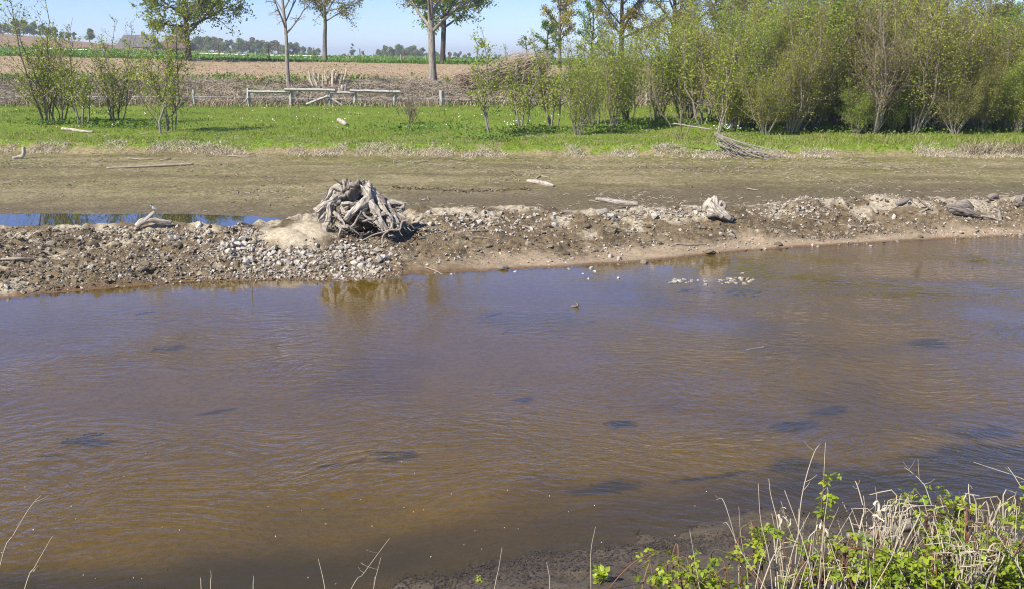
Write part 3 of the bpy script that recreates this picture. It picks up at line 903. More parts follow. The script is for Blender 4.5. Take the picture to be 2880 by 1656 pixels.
put_bush(BV[3], 1720, 367, .92, 'rounded leafy bush with a thick clump of dark stems and pale roots')
put_bush(BV[3], 1846, 350, .98, 'dense leafy bush with dark upright stems above nettles')
put_bush(BARE[1], 1918, 393, 1.1, 'small leafless pale forked sapling at the meadow edge', 'sapling', name='bare_sapling')
put_bush(SV[2], 1978, 352, 1.2, 'thin tall bush at the start of the thicket', name='low_bush')
put_bush(SV[1], 2016, 374, .95, 'slim sapling just behind the bleached branch heap', 'sapling', name='sapling')
put_bush(BV[3], 1660, 350, .8, 'airy bush filling the gap behind the pale leaning stems', name='open_bush')
put_bush(BV[3], 1765, 345, .9, 'tall airy bush between the rounded bush and the dense one')
put_bush(BV[3], 1930, 345, 1.0, 'broad leafy bush behind the leafless forked sapling')
GT = 'bushes of the dense bank thicket'
FR = [(2072, 367, .85), (2120, 366, .9), (2160, 350, .95), (2224, 377, .78), (2242, 374, .92), (2275, 363, .95), (2356, 364, 1.0), (2396, 367, .98), (2454, 377, .90), (2502, 352, 1.05), (2574, 374, .98), (2634, 371, .94), (2700, 352, 1.0), (2754, 367, .90), (2806, 364, .86), (2870, 352, .96), (2935, 368, .95), (3010, 360, 1.0)]
OR = [0, 3, 2, 5, 1, 4, 0, 6, 3, 2, 5, 1, 4, 3, 6, 0, 2, 5]
def lower(u):                                    # the thicket drops towards its far end
    return np.interp(u, [2000, 2200, 2600, 2750, 2950], [.88, 1.0, 1.05, .86, .84])
for k, (u, v, s) in enumerate(FR):
    j = OR[k]
    put_bush(TV[j], u, v, s * RNG.uniform(.84, 1.04) * lower(u), TL[j] + ' in the front row of the bank thicket', group=GT, name='thicket_bush', tilt=(RNG.normal(0, .09), RNG.normal(0, .09)))
for k in range(15):                                             # low bushes closing the foot of the thicket
    u = 2050 + k * 58 + RNG.uniform(-20, 20); j = (k * 5 + 2) % 7
    put_bush(TV[j], u, 371 + RNG.uniform(-6, 8), RNG.uniform(.36, .58), 'low ' + TL[j] + ' at the foot of the bank thicket', group=GT + ', low foot', name='thicket_bush')
for k in range(14):                                             # airy bushes between the front rows
    u = 2030 + k * 64 + RNG.uniform(-18, 18); j = (5, 0, 2, 4, 6)[k % 5]
    put_bush(TV[j], u, 356 + RNG.uniform(-4, 4), lower(u) * RNG.uniform(.66, .95), 'middle row ' + TL[j] + ' in the bank thicket', group=GT + ', middle row', name='thicket_bush', tilt=(RNG.normal(0, .08), RNG.normal(0, .08)))
for k in range(10):
    u = 2010 + k * 100 + RNG.uniform(-26, 26); j = (k * 3 + 1) % 7
    put_bush(TV[j], u, 338 + RNG.uniform(-7, 7), lower(u) * RNG.uniform(.86, 1.2), TL[j] + ' behind the bank thicket front row', group=GT + ', second row', name='thicket_bush')
for k in range(4):
    u = 1960 + k * 230 + RNG.uniform(-26, 26); j = (k * 2 + 2) % 7
    put_bush(TV[j], u, 316, lower(u) * RNG.uniform(.95, 1.25), TL[j] + ' deep inside the bank thicket', group=GT + ', back row', name='thicket_bush')

# far hedges and woods: each tree on its own
def far_meshes(k, H, w, trunk=.25, n=1500, mat='l_far', point=0):
    rng = np.random.default_rng(500 + k)
    lob = []
    for i in range(9):
        z = rng.uniform(trunk, .95)
        wr = w / 2 * math.sqrt(max(1 - ((z - .55) / .5) ** 2, .08)) * (1 - point * (z - .3))
        a = rng.uniform(0, 6.28); rr = wr * rng.uniform(.1, .7)
        lob.append((rr * math.cos(a), rr * math.sin(a), z * H, wr * rng.uniform(.35, .6)))
    P = []
    for x, y, z, r in lob:
        d = rng.normal(size=(n // 9, 3)); d /= np.linalg.norm(d, axis=1, keepdims=True)
        P.append(np.array([x, y, z]) + d * r * rng.uniform(.55, 1.05, (n // 9, 1)) * np.array([1, 1, .8]))
    P = np.concatenate(P)
    P[:, 2] = np.maximum(P[:, 2], .1 * H)
    cv = cards(P, H * .075, rng, .3, .8)
    tk = tubes(np.array([[[0, 0, -1], [0, 0, H * .3], [.1, 0, H * .75]]]), np.array([[.03 * H, .022 * H, .006 * H]]), 6)
    return (build('far_trunk_%d' % k, tk[0], [tk[1]], M['bark_dark'], None, True, {'fib': ('FLOAT_VECTOR', tk[2])}, False),
            build('far_crown_%d' % k, cv[0], [cv[1]], M[mat], None, False, None, False))
FV = [far_meshes(0, 12, 9), far_meshes(1, 12, 8), far_meshes(2, 13, 10), far_meshes(3, 14, 6.5, point=.9), far_meshes(4, 12, 8, mat='l_farbrown', n=1100), far_meshes(5, 11, 7.5, mat='l_farbrown', n=900)]
FH = [12, 12, 13, 14, 12, 11]
def far_tree(u, vtop, vbase, Y, k, label, group):
    p = at(u, vbase, Y)
    zt = at(u, vtop, Y)[2]
    zg = min(gz(p[0], p[1]), p[2])
    s = (zt - zg) / (FH[k] * 1.02)
    t = thing('distant_tree', label, 'tree', (p[0], p[1], zg), (0, 0, RNG.uniform(0, 6.28)), group, s)
    place('trunk', FV[k][0], t); place('crown', FV[k][1], t)
LW = [('green leafed tree of the hilltop wood above the ploughed slope', 'hilltop wood'),
      ('green or brown tree of the long distant tree row beyond the crop field', 'distant tree row behind the bare tree'),
      ('rounded tree of the distant copse beyond the crop field', 'distant copse between the roadside trees'),
      ('tree of the low distant hedge behind the leaning dark trunk', 'low distant hedge')]
for k in range(17):
    u = -90 + k * 19 + RNG.uniform(-5, 5)
    far_tree(u, 52 + max(0, u - 40) * .22 + RNG.uniform(-4, 8), 108, 430 + RNG.uniform(-15, 25), [0, 1, 2][k % 3], *LW[0])
far_tree(253, 80, 122, 330, 2, 'lone round dark green tree on the slope beside the farmhouse', None)
for k in range(26):
    u = 545 + k * 14 + RNG.uniform(-4, 4)
    top = np.interp(u, [540, 600, 640, 700, 760, 830, 860, 900, 940], [104, 104, 110, 106, 116, 118, 132, 134, 146]) + RNG.uniform(-4, 5)
    far_tree(u, top, 158, 480 + RNG.uniform(-20, 40), [0, 1, 4, 2, 5, 4][k % 6] if u < 840 else [0, 1, 2][k % 3], *LW[1])
far_tree(992, 122, 160, 520, 3, 'lone pointed distant tree standing on the horizon', None)
far_tree(965, 148, 160, 520, 0, 'low round shrub to one side of the pointed distant tree', None)
far_tree(1020, 144, 160, 515, 1, 'low bushy tree close beside the pointed distant tree', None)
for k in range(12):
    u = 1062 + k * 11.5
    far_tree(u, np.interp(u, [1062, 1110, 1160, 1200], [136, 128, 127, 140]) + RNG.uniform(-4, 4), 166, 500 + RNG.uniform(-20, 30), [2, 0, 1][k % 3], *LW[2])
for k in range(24):
    u = 1195 + k * 14 + RNG.uniform(-4, 4)
    far_tree(u, np.interp(u, [1195, 1240, 1300, 1345, 1530], [142, 146, 146, 158, 152]) + RNG.uniform(-4, 4), 172, 540 + RNG.uniform(-20, 30), [0, 1, 2, 4][k % 4], *LW[3])
# ------------------------------------------------------------------ the big root stump
SX, SY = 860.0, 470.0
STY = float(gpx(1010, 668)[1]) + .30
stump = thing('root_stump', 'big bleached upturned tree stump with tangled roots on the stony bar', 'tree stump', (*at(1010, 660, STY)[:2], gz(*at(1010, 660, STY)[:2])))
SO = np.array(stump.location)
def sw(x, y, r, dy):
    u, v = SX + x / 5.824, SY + y / 5.824
    p = at(u, v, STY + dy)
    return [*(p - SO), r * STY / FPX / 5.824]
def root(ctrl, mat='drift', n=22, sides=11, rn=.24, name='root', seed=0):
    return tube_mesh(name, [sw(*c) for c in ctrl], M[mat], stump, n, sides, rn, seed, rf=(1.7, 7.0))
ROOTS = [
    ('trunk', 'drift_dark', [(800, 290, 150, .05), (790, 370, 135, .04), (775, 460, 120, .03), (760, 560, 90, .02)]),
    ('root', 'drift', [(600, 370, 75, .05), (500, 345, 55, .02), (415, 365, 50, -.02), (365, 450, 50, -.08), (290, 590, 46, -.14), (200, 670, 40, -.18), (140, 705, 24, -.2)]),
    ('root', 'drift', [(620, 480, 60, -.06), (530, 500, 60, -.14), (420, 560, 50, -.22), (300, 625, 46, -.27), (190, 720, 40, -.32), (165, 750, 24, -.32)]),
    ('root', 'drift', [(560, 560, 45, -.12), (430, 600, 46, -.25), (385, 660, 46, -.32), (385, 770, 46, -.36), (360, 890, 42, -.4), (310, 990, 38, -.43), (345, 1070, 26, -.44)]),
    ('root', 'drift', [(930, 330, 80, -.03), (985, 420, 78, -.1), (1010, 510, 66, -.18), (950, 610, 58, -.27), (820, 700, 52, -.36), (710, 780, 50, -.42), (640, 880, 36, -.46)]),
    ('root', 'drift', [(1000, 300, 85, .05), (1070, 400, 80, .02), (1180, 490, 60, -.02), (1290, 590, 52, -.06), (1370, 700, 46, -.1), (1440, 800, 42, -.14), (1510, 880, 26, -.17)]),
    ('root', 'drift', [(1060, 500, 60, -.08), (1090, 600, 62, -.2), (1150, 720, 66, -.3), (1220, 850, 62, -.37), (1290, 980, 50, -.42), (1320, 1040, 30, -.44)]),
    ('root', 'drift', [(1150, 500, 50, -.04), (1230, 620, 52, -.14), (1310, 740, 50, -.22), (1400, 850, 48, -.28), (1460, 940, 30, -.31)]),
    ('root', 'drift', [(1140, 470, 50, .12), (1270, 560, 50, .14), (1420, 575, 38, .15), (1540, 590, 36, .14), (1600, 630, 30, .1), (1560, 690, 22, .06)]),
    ('root', 'drift', [(1200, 560, 50, .18), (1330, 640, 46, .2), (1470, 650, 36, .2), (1590, 690, 28, .16), (1500, 740, 20, .1)]),
    ('root', 'drift', [(1350, 700, 40, .05), (1450, 760, 38, .02), (1560, 800, 30, -.02), (1640, 860, 20, -.05)]),
    ('root', 'drift', [(590, 610, 30, -.2), (690, 585, 26, -.26), (800, 600, 28, -.28), (900, 570, 34, -.22), (960, 520, 30, -.16)]),
    ('root', 'drift', [(460, 750, 32, -.34), (540, 820, 32, -.38), (600, 900, 28, -.42), (650, 980, 20, -.45)]),
    ('root', 'drift', [(1010, 690, 30, -.26), (930, 740, 34, -.32), (870, 830, 30, -.38), (800, 930, 24, -.42), (730, 1000, 14, -.45)]),
    ('root', 'drift', [(940, 740, 22, -.36), (990, 810, 18, -.38), (1050, 850, 16, -.4), (960, 890, 20, -.42)]),
    ('root', 'drift', [(1300, 745, 30, -.34), (1180, 790, 26, -.38), (1110, 850, 26, -.4), (1000, 880, 22, -.42), (930, 890, 14, -.42)]),
    ('root', 'drift', [(620, 600, 40, -.1), (600, 700, 40, -.2), (640, 760, 30, -.26), (720, 730, 20, -.28)]),
    ('root', 'drift', [(340, 640, 30, -.26), (260, 760, 26, -.3), (180, 890, 16, -.34)]),
    ('root', 'drift', [(330, 760, 26, -.36), (240, 850, 22, -.4), (220, 900, 16, -.42), (290, 900, 12, -.42)]),
    ('root', 'drift', [(520, 950, 30, -.44), (565, 1000, 24, -.47), (570, 1070, 20, -.5), (540, 1150, 10, -.53)]),
    ('root', 'drift', [(700, 990, 36, -.45), (620, 985, 30, -.46), (560, 985, 20, -.46)]),
    ('root', 'drift', [(1340, 830, 36, -.3), (1400, 900, 40, -.34), (1380, 980, 34, -.38), (1300, 1040, 22, -.42)]),
    ('root', 'drift', [(1440, 800, 34, -.2), (1510, 900, 30, -.26), (1530, 1000, 22, -.32), (1470, 1020, 12, -.36)]),
    ('root', 'drift_dark', [(1480, 760, 20, -.1), (1580, 850, 18, -.18), (1690, 900, 16, -.24), (1780, 1010, 10, -.3)]),
    ('root', 'drift', [(1720, 930, 20, -.1), (1820, 900, 20, -.12), (1890, 840, 20, -.14), (1905, 770, 12, -.12)]),
    ('root', 'drift_dark', [(700, 960, 14, -.5), (790, 1040, 12, -.55), (880, 1110, 8, -.6)]),
    ('root', 'drift_dark', [(470, 800, 22, -.3), (430, 880, 20, -.36), (470, 980, 14, -.4), (500, 1050, 8, -.44)]),
    ('root', 'drift', [(1200, 830, 30, -.36), (1160, 880, 30, -.4), (1220, 960, 26, -.44), (1270, 1040, 14, -.47)]),
    ('root', 'drift', [(660, 620, 34, -.16), (650, 700, 40, -.2), (690, 640, 26, -.24)]),
    ('branch', 'stick', [(1690, 885, 10, -.5), (1590, 895, 15, -.52), (1560, 960, 15, -.55), (1535, 1030, 15, -.58), (1390, 1035, 16, -.62), (1290, 1065, 14, -.64), (1100, 1120, 12, -.7), (885, 1230, 8, -.78)]),
    ('branch', 'stick', [(1360, 1050, 15, -.62), (1280, 1110, 14, -.68), (1250, 1200, 12, -.76), (1262, 1320, 9, -.84)]),
]
rg = np.random.default_rng(3)
for k, (nm, mt, c) in enumerate(ROOTS):
    if nm == 'branch':
        root(c, mt, 30, 7, .12, nm, k)
        continue
    c = [(x + rg.normal(0, 7), y + rg.normal(0, 7), r * (.92 if nm == 'root' else 1) * rg.uniform(.8, 1.2), d) for x, y, r, d in c]
    root(c, mt, 48, 18 if c[0][2] > 25 else 9, .62 if nm == 'root' else .55, nm, k)
    if nm == 'root':                                            # rootlets leaving the root
        if k % 2:
            root([(x + rg.normal(0, .5) * r, y + rg.normal(0, .5) * r, r * rg.uniform(.25, .45), d - .02 - r * .0004) for x, y, r, d in c[1:]], 'drift_dark' if k % 4 == 1 else mt, 30, 7, .5, 'root', 400 + k)
        for j in range(3):
            x, y, r, d = c[rg.integers(1, len(c))]
            l = rg.uniform(50, 150); a = rg.uniform(-.4, 3.5)
            root([(x, y, r * .4, d), (x + l * .5 * math.cos(a) + rg.normal(0, 14), y + l * .5 * math.sin(a) + rg.normal(0, 14), r * .28, d - .03), (x + l * math.cos(a), y + l * math.sin(a), 5, d - .06)], mt if j else 'drift_dark', 14, 7, .3, 'rootlet', 600 + k * 5 + j)
for k, (nm, mt, c) in enumerate(ROOTS[1:24]):                   # a second tangle of darker roots behind the first
    ox, oy = rg.normal(0, 60), rg.normal(10, 40)
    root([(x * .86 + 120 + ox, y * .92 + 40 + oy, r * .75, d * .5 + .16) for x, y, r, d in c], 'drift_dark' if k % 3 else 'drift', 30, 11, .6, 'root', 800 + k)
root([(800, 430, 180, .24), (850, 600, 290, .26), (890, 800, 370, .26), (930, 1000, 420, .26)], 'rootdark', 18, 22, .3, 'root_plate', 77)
rg = np.random.default_rng(5)
for k in range(46):                                             # splintered crown of the broken trunk
    a, q = rg.uniform(0, 6.28), math.sqrt(rg.uniform(.25, 1))
    x0, y0 = 800 + 185 * q * math.cos(a), 325 + 35 * q * math.sin(a)
    hgt = rg.uniform(30, 150) * (1.15 if abs(x0 - 690) < 80 else .8)
    dx = rg.normal(0, 26) + (x0 - 800) * .25
    d0 = .13 * q * math.sin(a)
    root([(x0, y0 + 70, rg.uniform(26, 48), d0), (x0 + dx * .3, y0 - hgt * .35, rg.uniform(18, 40), d0), (x0 + dx * .7, y0 - hgt * .75, rg.uniform(8, 24), d0), (x0 + dx, y0 - hgt, 4, d0 + .02)], 'rootdark' if k % 4 == 0 else ('drift_dark' if k % 4 < 3 else 'drift'), 9, 6, .7, 'splinter', 200 + k)
for k in range(8):
    x = rg.uniform(840, 1010)
    root([(x, 380, 40, -.02), (x + rg.uniform(-10, 30), 280, 34, 0), (x + rg.uniform(-20, 50), rg.uniform(200, 250), 10, .03)], 'drift', 8, 7, .35, 'splinter', 260 + k)
root([(600, 300, 14, 0), (520, 240, 10, -.05), (440, 185, 5, -.1)], 'drift_dark', 8, 5, .1, 'splinter', 280)
for k in range(34):                                             # hair roots dangling in the hollows
    x, y = rg.uniform(420, 1720), rg.uniform(760, 1020)
    l = rg.uniform(60, 190); a = rg.uniform(.3, 2.8)
    root([(x, y, 8, -.3), (x + l * .5 * math.cos(a), y + l * .4, 6, -.38), (x + l * math.cos(a), y + l * .8 * abs(math.sin(a)), 3, -.45)], 'drift' if k % 2 else 'drift_dark', 6, 4, .1, 'root_hair', 300 + k)

# ------------------------------------------------------------------ other driftwood
def drift(name, label, pts, mat='drift', Y=None, lift=.5, rn=.18, n=18, sides=9, cat='driftwood', extra=(), group=None, pn='log'):
    """pts rows (u, v, radius px[, dz, dy]); the base follows the ground unless Y is given"""
    W3 = []
    for q in (pts,) + tuple(extra):
        rows = []
        for c in q:
            p = gpx(c[0], c[1]) if Y is None else at(c[0], c[1], Y + (c[3] if len(c) > 3 else 0))
            r = c[2] * p[1] / FPX
            rows.append([p[0], p[1], p[2] + (r * lift if Y is None else 0), r])
        W3.append(np.array(rows))
    o = W3[0][0, :3].copy()
    if len(W3) == 1:
        w = W3[0].copy(); w[:, :3] -= o
        ob = tube_mesh(name, w, M[mat], None, n + 8, sides + 3, rn * 1.4, int(o[0] * 10) % 97, rf=(1.8, 5))
        ob.location = o
        return tag(ob, label, cat, group)
    t = thing(name, label, cat, o, group=group)
    for k, w in enumerate(W3):
        w = w.copy(); w[:, :3] -= o
        tube_mesh(pn if k == 0 else 'prong', w, M[mat], t, n + 10, sides + 5, rn * 1.6, k + 3, rf=(1.8, 6))
    return t
def Yat(u, v):
    return float(gpx(u, v)[1])
y0 = Yat(440, 640) - .05
drift('driftwood_log', 'forked grey driftwood with a raised tip beside the still pool', [(384, 638, 8, -.1), (400, 625, 9, -.05), (425, 619, 9, 0), (455, 624, 9, .05), (482, 628, 6, .08)], Y=y0, extra=[[(405, 624, 8, -.05), (418, 615, 7, 0), (425, 605, 5.5, .02), (436, 597, 5, .03)]], rn=.2)
# little wagtail standing on the raised tip
bp = at(435.5, 595, y0 + .03)
def wagtail(p):
    s = .155
    ctrl = np.array([[-.62, .17, .012], [-.40, .235, .022], [-.25, .29, .06], [-.10, .33, .125], [.06, .37, .165], [.20, .44, .15], [.30, .54, .10], [.36, .64, .105], [.42, .71, .115], [.48, .74, .085], [.53, .74, .03], [.62, .735, .008]])
    P = np.stack([-ctrl[:, 0] * .9, ctrl[:, 0] * .2, ctrl[:, 1]], 1) * s
    V, F, fb = tubes(P[None], (ctrl[:, 2] * s)[None], 10)
    zc = np.repeat(ctrl[:, 0], 10)
    up = np.tile(np.cos(np.arange(10) * .628), 12)
    col = np.tile([.55, .56, .58, 1.0], (len(V), 1))
    zz = V[:, 2] - np.repeat(P[:, 2], 10)
    col[(zz > 0) & (zc < .3)] = (.22, .24, .28, 1)
    col[zc < -.3] = (.03, .03, .035, 1)
    col[(zc > .33) & (zz > .02 * s)] = (.03, .03, .03, 1)
    col[zc > .51] = (.02, .02, .02, 1)
    col[(zc > .25) & (zc < .33) & (zz < 0)] = (.03, .03, .03, 1)
    N = NT('plumage'); N.l(N.attr('Col').outputs['Color'], N.b.inputs['Base Color']); N.b.inputs['Roughness'].default_value = .8
    t = thing('wagtail', 'small grey and white wagtail standing on the tip of forked driftwood', 'bird', p)
    build('body', V, [F], N.m, t, True, {'Col': ('FLOAT_COLOR', col)})
    for sgn in (-1, 1):
        tube_mesh('leg', [[-.04 * s, sgn * .06 * s, .24 * s, .012 * s], [-.02 * s, sgn * .06 * s, .1 * s, .01 * s], [-.05 * s, sgn * .06 * s, 0, .012 * s], [-.12 * s, sgn * .07 * s, .005 * s, .008 * s]], M['sunken'], t, 7, 4)
wagtail(bp)

drift('driftwood_pole', 'long straight pale pole lying on the mudflat', [(300, 476, 2.8), (420, 471, 3.2), (545, 464, 2.6)], 'stick', lift=.9, rn=.05)
drift('weathered_stick', 'short upright weathered stake with a bent foot at the meadow edge', [(36, 446, 4.5, -.1), (52, 443, 5, 0), (62, 440, 6, .03), (67, 430, 5.5, .05), (66, 415, 4, .06)], Y=Yat(55, 447), rn=.2)
drift('white_log', 'white barked log lying in the grass before the alder clumps', [(176, 368, 4.5), (200, 369, 4), (230, 373, 3.4), (262, 374, 2.6)], lift=.9)
drift('short_log', 'short grey log with dark broken end lying in the grass', [(953, 345, 6), (962, 350, 6.5), (972, 356, 6)], lift=.9)
drift('bleached_log', 'thick bleached log lying alone on the bare mudflat', [(1483, 513, 4), (1510, 518, 6.5), (1540, 524, 6.5), (1557, 527, 4)], lift=.8)
drift('curved_stick', 'thin curved stick just behind the thick bleached log', [(1508, 505, 2), (1520, 498, 2.2), (1545, 502, 1.8)], 'stick', lift=1)
drift('bleached_log', 'ragged bleached log at the back edge of the stony bar', [(1675, 560, 4), (1710, 565, 7), (1755, 572, 9), (1795, 576, 5)], Y=Yat(1740, 592) + .1)
ys = Yat(2020, 612)
drift('small_stump', 'pointed grey driftwood stump with a dark hollow underneath on the bar', [(2012, 552, 5, .02), (2008, 566, 14, 0), (2006, 584, 22, 0), (2016, 602, 20, -.02)], Y=ys, rn=.3, extra=[
    [(2000, 560, 8, .0), (1990, 580, 14, -.04), (1985, 597, 9, -.06)], [(2022, 572, 10, -.05), (2034, 578, 9, -.04), (2030, 592, 10, -.06)],
    [(1990, 595, 12, -.08), (2025, 604, 12, -.12), (2062, 618, 6, -.16)], [(2000, 580, 10, -.12), (2030, 598, 12, -.16), (2055, 616, 6, -.2)], [(1996, 572, 9, -.1), (2010, 590, 12, -.16), (2035, 608, 8, -.2)]], pn='trunk')
yr = Yat(2720, 612)
fan = [[(2662 + k * 2, 580 + k * 3.2, 5, .05), (2690 + k * 3, 582 + k * 3.4, 8, 0), (2722 + k * 2, 592 + k * 2.6, 7, -.05), (2750 + k * 3, 606 + k * 1.5, 3, -.08)] for k in range(6)]
drift('split_driftwood', 'split fibrous grey driftwood slab lying across the stones', fan[0], 'drift_dark', Y=yr, rn=.25, extra=fan[1:] + [[(2690, 575, 8, 0), (2715, 578, 12, 0), (2735, 590, 8, 0)]])
drift('branch', 'bent bleached branch ending in the water beside the split slab', [(2795, 588, 3), (2808, 596, 5), (2812, 612, 4.5), (2818, 626, 3)], Y=Yat(2805, 620), extra=[[(2760, 608, 3), (2800, 616, 3), (2842, 638, 2.5)]], rn=.12)
drift('driftwood_log', 'short stout driftwood piece poking up from the top of the bar', [(2520, 575, 6), (2545, 565, 8), (2556, 558, 5)], 'drift_dark', Y=Yat(2540, 578))
drift('thin_branch', 'thin crossed branch lying over stones near the split slab', [(2580, 556, 3), (2600, 575, 3.4), (2622, 592, 2.2)], 'stick', Y=Yat(2600, 590) - .05, extra=[[(2570, 600, 2), (2600, 592, 2.5), (2625, 575, 2)]], rn=.08)
drift('gnarled_root', 'gnarled grey root block standing high on the bar', [(2858, 560, 7), (2868, 572, 10), (2880, 580, 7)], 'drift_dark', Y=Yat(2865, 585), extra=[[(2875, 553, 6), (2870, 566, 8), (2860, 580, 6)]], rn=.3)
drift('gnarled_root', 'small knotted root lump beside the driftwood on the bar crest', [(2780, 558, 6), (2795, 552, 8), (2806, 558, 5)], 'drift_dark', Y=Yat(2793, 566), rn=.3)
drift('pale_stick', 'pale straight stick lying on the dark soil slope of the bar', [(4, 733, 3), (50, 733, 4.5), (100, 733, 3)], 'stick', lift=1.1)
TW = [((1190, 668), (1300, 640), (1350, 612)), ((1310, 668), (1360, 672), (1410, 680)), ((1320, 655), (1380, 650), (1440, 640)), ((2360, 636), (2400, 640), (2440, 642)), ((2270, 618), (2310, 625), (2330, 630)), ((2050, 610), (2080, 616), (2098, 612)), ((712, 783), (730, 760), (765, 745)), ((440, 772), (452, 765), (458, 760)), ((640, 442), (690, 444), (720, 441)), ((1860, 600), (1900, 606), (1930, 604)), ((1195, 755), (1225, 765), (1245, 775)), ((790, 712), (830, 700), (900, 690)), ((1900, 690), (1940, 692), (1990, 690)), ((1470, 640), (1500, 645), (1530, 655)), ((700, 438), (720, 436), (740, 434)), ((2100, 534), (2120, 537), (2132, 538)), ((2410, 463), (2440, 460), (2460, 457)), ((360, 449), (400, 452), (430, 450)), ((450, 455), (470, 452), (480, 447)), ((1160, 462), (1190, 458), (1215, 456))]
for k, tw in enumerate(TW):
    on_bar = tw[1][1] > 580
    drift('dry_twig', 'thin pale dry twig lying on the stony bar' if on_bar else 'thin pale dry twig lying on the bare mudflat', [(a, b, 1.7 - .3 * j) for j, (a, b) in enumerate(tw)], 'stick', lift=2.2, rn=.05, sides=5, n=9, cat='twig', group='loose twigs on the bar' if on_bar else 'loose twigs on the mudflat')

# bleached branch heap at the meadow edge
hy = Yat(2090, 446)
heap = thing('branch_heap', 'bleached fan of fallen branches at the meadow edge', 'branch heap', at(2100, 440, hy))
ho = np.array(heap.location)
rg = np.random.default_rng(9)
for k in range(40):
    f = rg.uniform(0, 1)
    u0, v0 = 2008 + rg.uniform(0, 60) * f, 370 + rg.uniform(0, 46)
    u1, v1 = 2075 + 135 * rg.uniform(0, 1), 432 + rg.uniform(0, 26)
    b = []
    d0, d1 = rg.uniform(.1, .9), rg.uniform(-.5, .2)
    for q in np.linspace(0, 1, 5):
        p = at(u0 + (u1 - u0) * q + rg.normal(0, 3), v0 + (v1 - v0) * q ** .85 + rg.normal(0, 2), hy + d0 + (d1 - d0) * q)
        p[2] = max(p[2], gz(p[0], p[1]) + .015)
        b.append([*(p - ho), (.020 if k < 8 else .010) * (1 - .55 * q)])
    tube_mesh('branch', b, M['drift'], heap, 9, 5, .08, k, cap=False)
b = [[*(at(u, v, hy + .3 - .1 * j) - ho), r] for j, (u, v, r) in enumerate([(1895, 348, .02), (1950, 357, .025), (2005, 366, .028)])]
tube_mesh('branch', b, M['drift'], heap, 9, 6, .08, 3)

# ------------------------------------------------------------------ stones
PR = [hull(700 + k, 15, .7, .22) for k in range(9)]
WSM = [build('wet_stone_%d' % k, V, [F], M['wetstone'], None, False, None, False) for k, (V, F) in enumerate(PR[:5])]
SM = [build('stone_%d' % k, V, [F], M['stone'], None, False, None, False) for k, (V, F) in enumerate(PR)]
rg = np.random.default_rng(21)
def stone(p, s, label, group, squash=1.0, mesh=None):
    o = place('stone', mesh or SM[rg.integers(0, len(SM))], None, (p[0], p[1], p[2] + s * .28), (rg.normal(0, .3), rg.normal(0, .3), rg.uniform(0, 6.28)), (s, s, s * squash))
    return tag(o, label, 'stone', group)
def in_poly(n, quads, smin, smax, label, group, minsep=.0):
    out, tries = [], 0
    while len(out) < n and tries < 6000:
        tries += 1
        u0, u1, va, vb = quads[rg.integers(0, len(quads))]
        u, v = rg.uniform(u0, u1) + rg.normal(0, 22), rg.uniform(va, vb)
        out.append((u, v))
    pts = []
    for u, v in out:
        p = gpx(u, v)
        if dune(p[0], p[1]) > .3: p = gpx(u, v + 45)
        s = min(smin * rg.pareto(2.6) + smin, smax)
        stone(p, s, label, group)
    return
in_poly(118, [(620, 960, 690, 735), (640, 900, 675, 720), (760, 1080, 700, 785), (560, 860, 690, 760), (980, 1090, 690, 760)], .048, .11, 'pale angular stone in the heap spilling down below the root stump', 'stones below the root stump')
in_poly(62, [(1165, 1420, 596, 640), (1170, 1560, 596, 625), (1420, 1600, 600, 650)], .042, .095, 'pale rounded stone along the bar crest beside the root stump', 'stones on the bar crest beside the stump')
in_poly(34, [(0, 420, 640, 700), (0, 560, 690, 815), (300, 600, 640, 690)], .036, .08, 'pale stone half buried in the dark soil slope beside the still pool', 'stones by the pool')
in_poly(60, [(2480, 2880, 560, 625), (2160, 2310, 574, 600), (1780, 1980, 588, 612), (2020, 2100, 648, 668), (2300, 2560, 590, 650), (1560, 2500, 610, 700), (1640, 1740, 690, 735)], .034, .085, 'pale stone scattered on the bar between the pointed stump and split driftwood', 'stones on the far stretch of the bar')
for k in range(58):                                             # shoal in the river
    u = 1880 + rg.beta(1.1, 1.1) * 240
    p = onz(u, 790 + rg.normal(0, 4.5) - (u - 2000) * .02, 0)
    o = stone(p, rg.uniform(.025, .075), 'wet pale stone of the little shoal standing in the river', 'stones of the shoal in the river', mesh=WSM[k % 5])
    o.location.z = -.008
    o.scale.z *= .7
for u, v, s in [(1664, 755, .07), (1672, 764, .05), (1655, 785, .04), (1740, 783, .05), (1600, 758, .05), (1448, 765, .045), (1270, 772, .04), (1225, 768, .045), (1640, 770, .03)]:
    o = stone(onz(u, v, 0), s, 'single pale stone in the shallow water along the bar', 'single stones in the shallows')
    o.location.z = -.005
big = [(1690, 603, .20), (1720, 612, .13), (1840, 612, .12), (560, 640, .10), (870, 712, .11), (770, 706, .12), (690, 690, .11)]
for u, v, s in big[:3]:
    stone(gpx(u, v), s, 'large crusted pale rock on the crest between stump and ragged log', 'large rocks on the crest', .8)
for u, v, s in big[3:]:
    stone(gpx(u, v), s, 'largest pale angular rock on top of the heap by the white sand mound', 'largest rocks of the heap', .9)
def scat(n, quads, smin, smax, par=2.2):
    P, S = [], []
    U = []
    for k in range(n):
        u0, u1, va, vb = quads[rg.integers(0, len(quads))]
        U.append((rg.uniform(u0, u1) + rg.normal(0, 34), rg.uniform(va, vb) + rg.normal(0, 5)))
    t = np.array([ray(u, v) for u, v in U])
    # coarse ground hit, vectorised
    Y = np.full(len(U), 17.5)
    for _ in range(14):
        z = height(t[:, 0] * Y, Y)
        Y = Y * .35 + .65 * (CAM_H - z) / t[:, 1]
    P = np.stack([t[:, 0] * Y, Y, height(t[:, 0] * Y, Y)], 1)
    S = np.minimum(smin * (1 + rg.pareto(par, len(U))), smax)
    return P, S
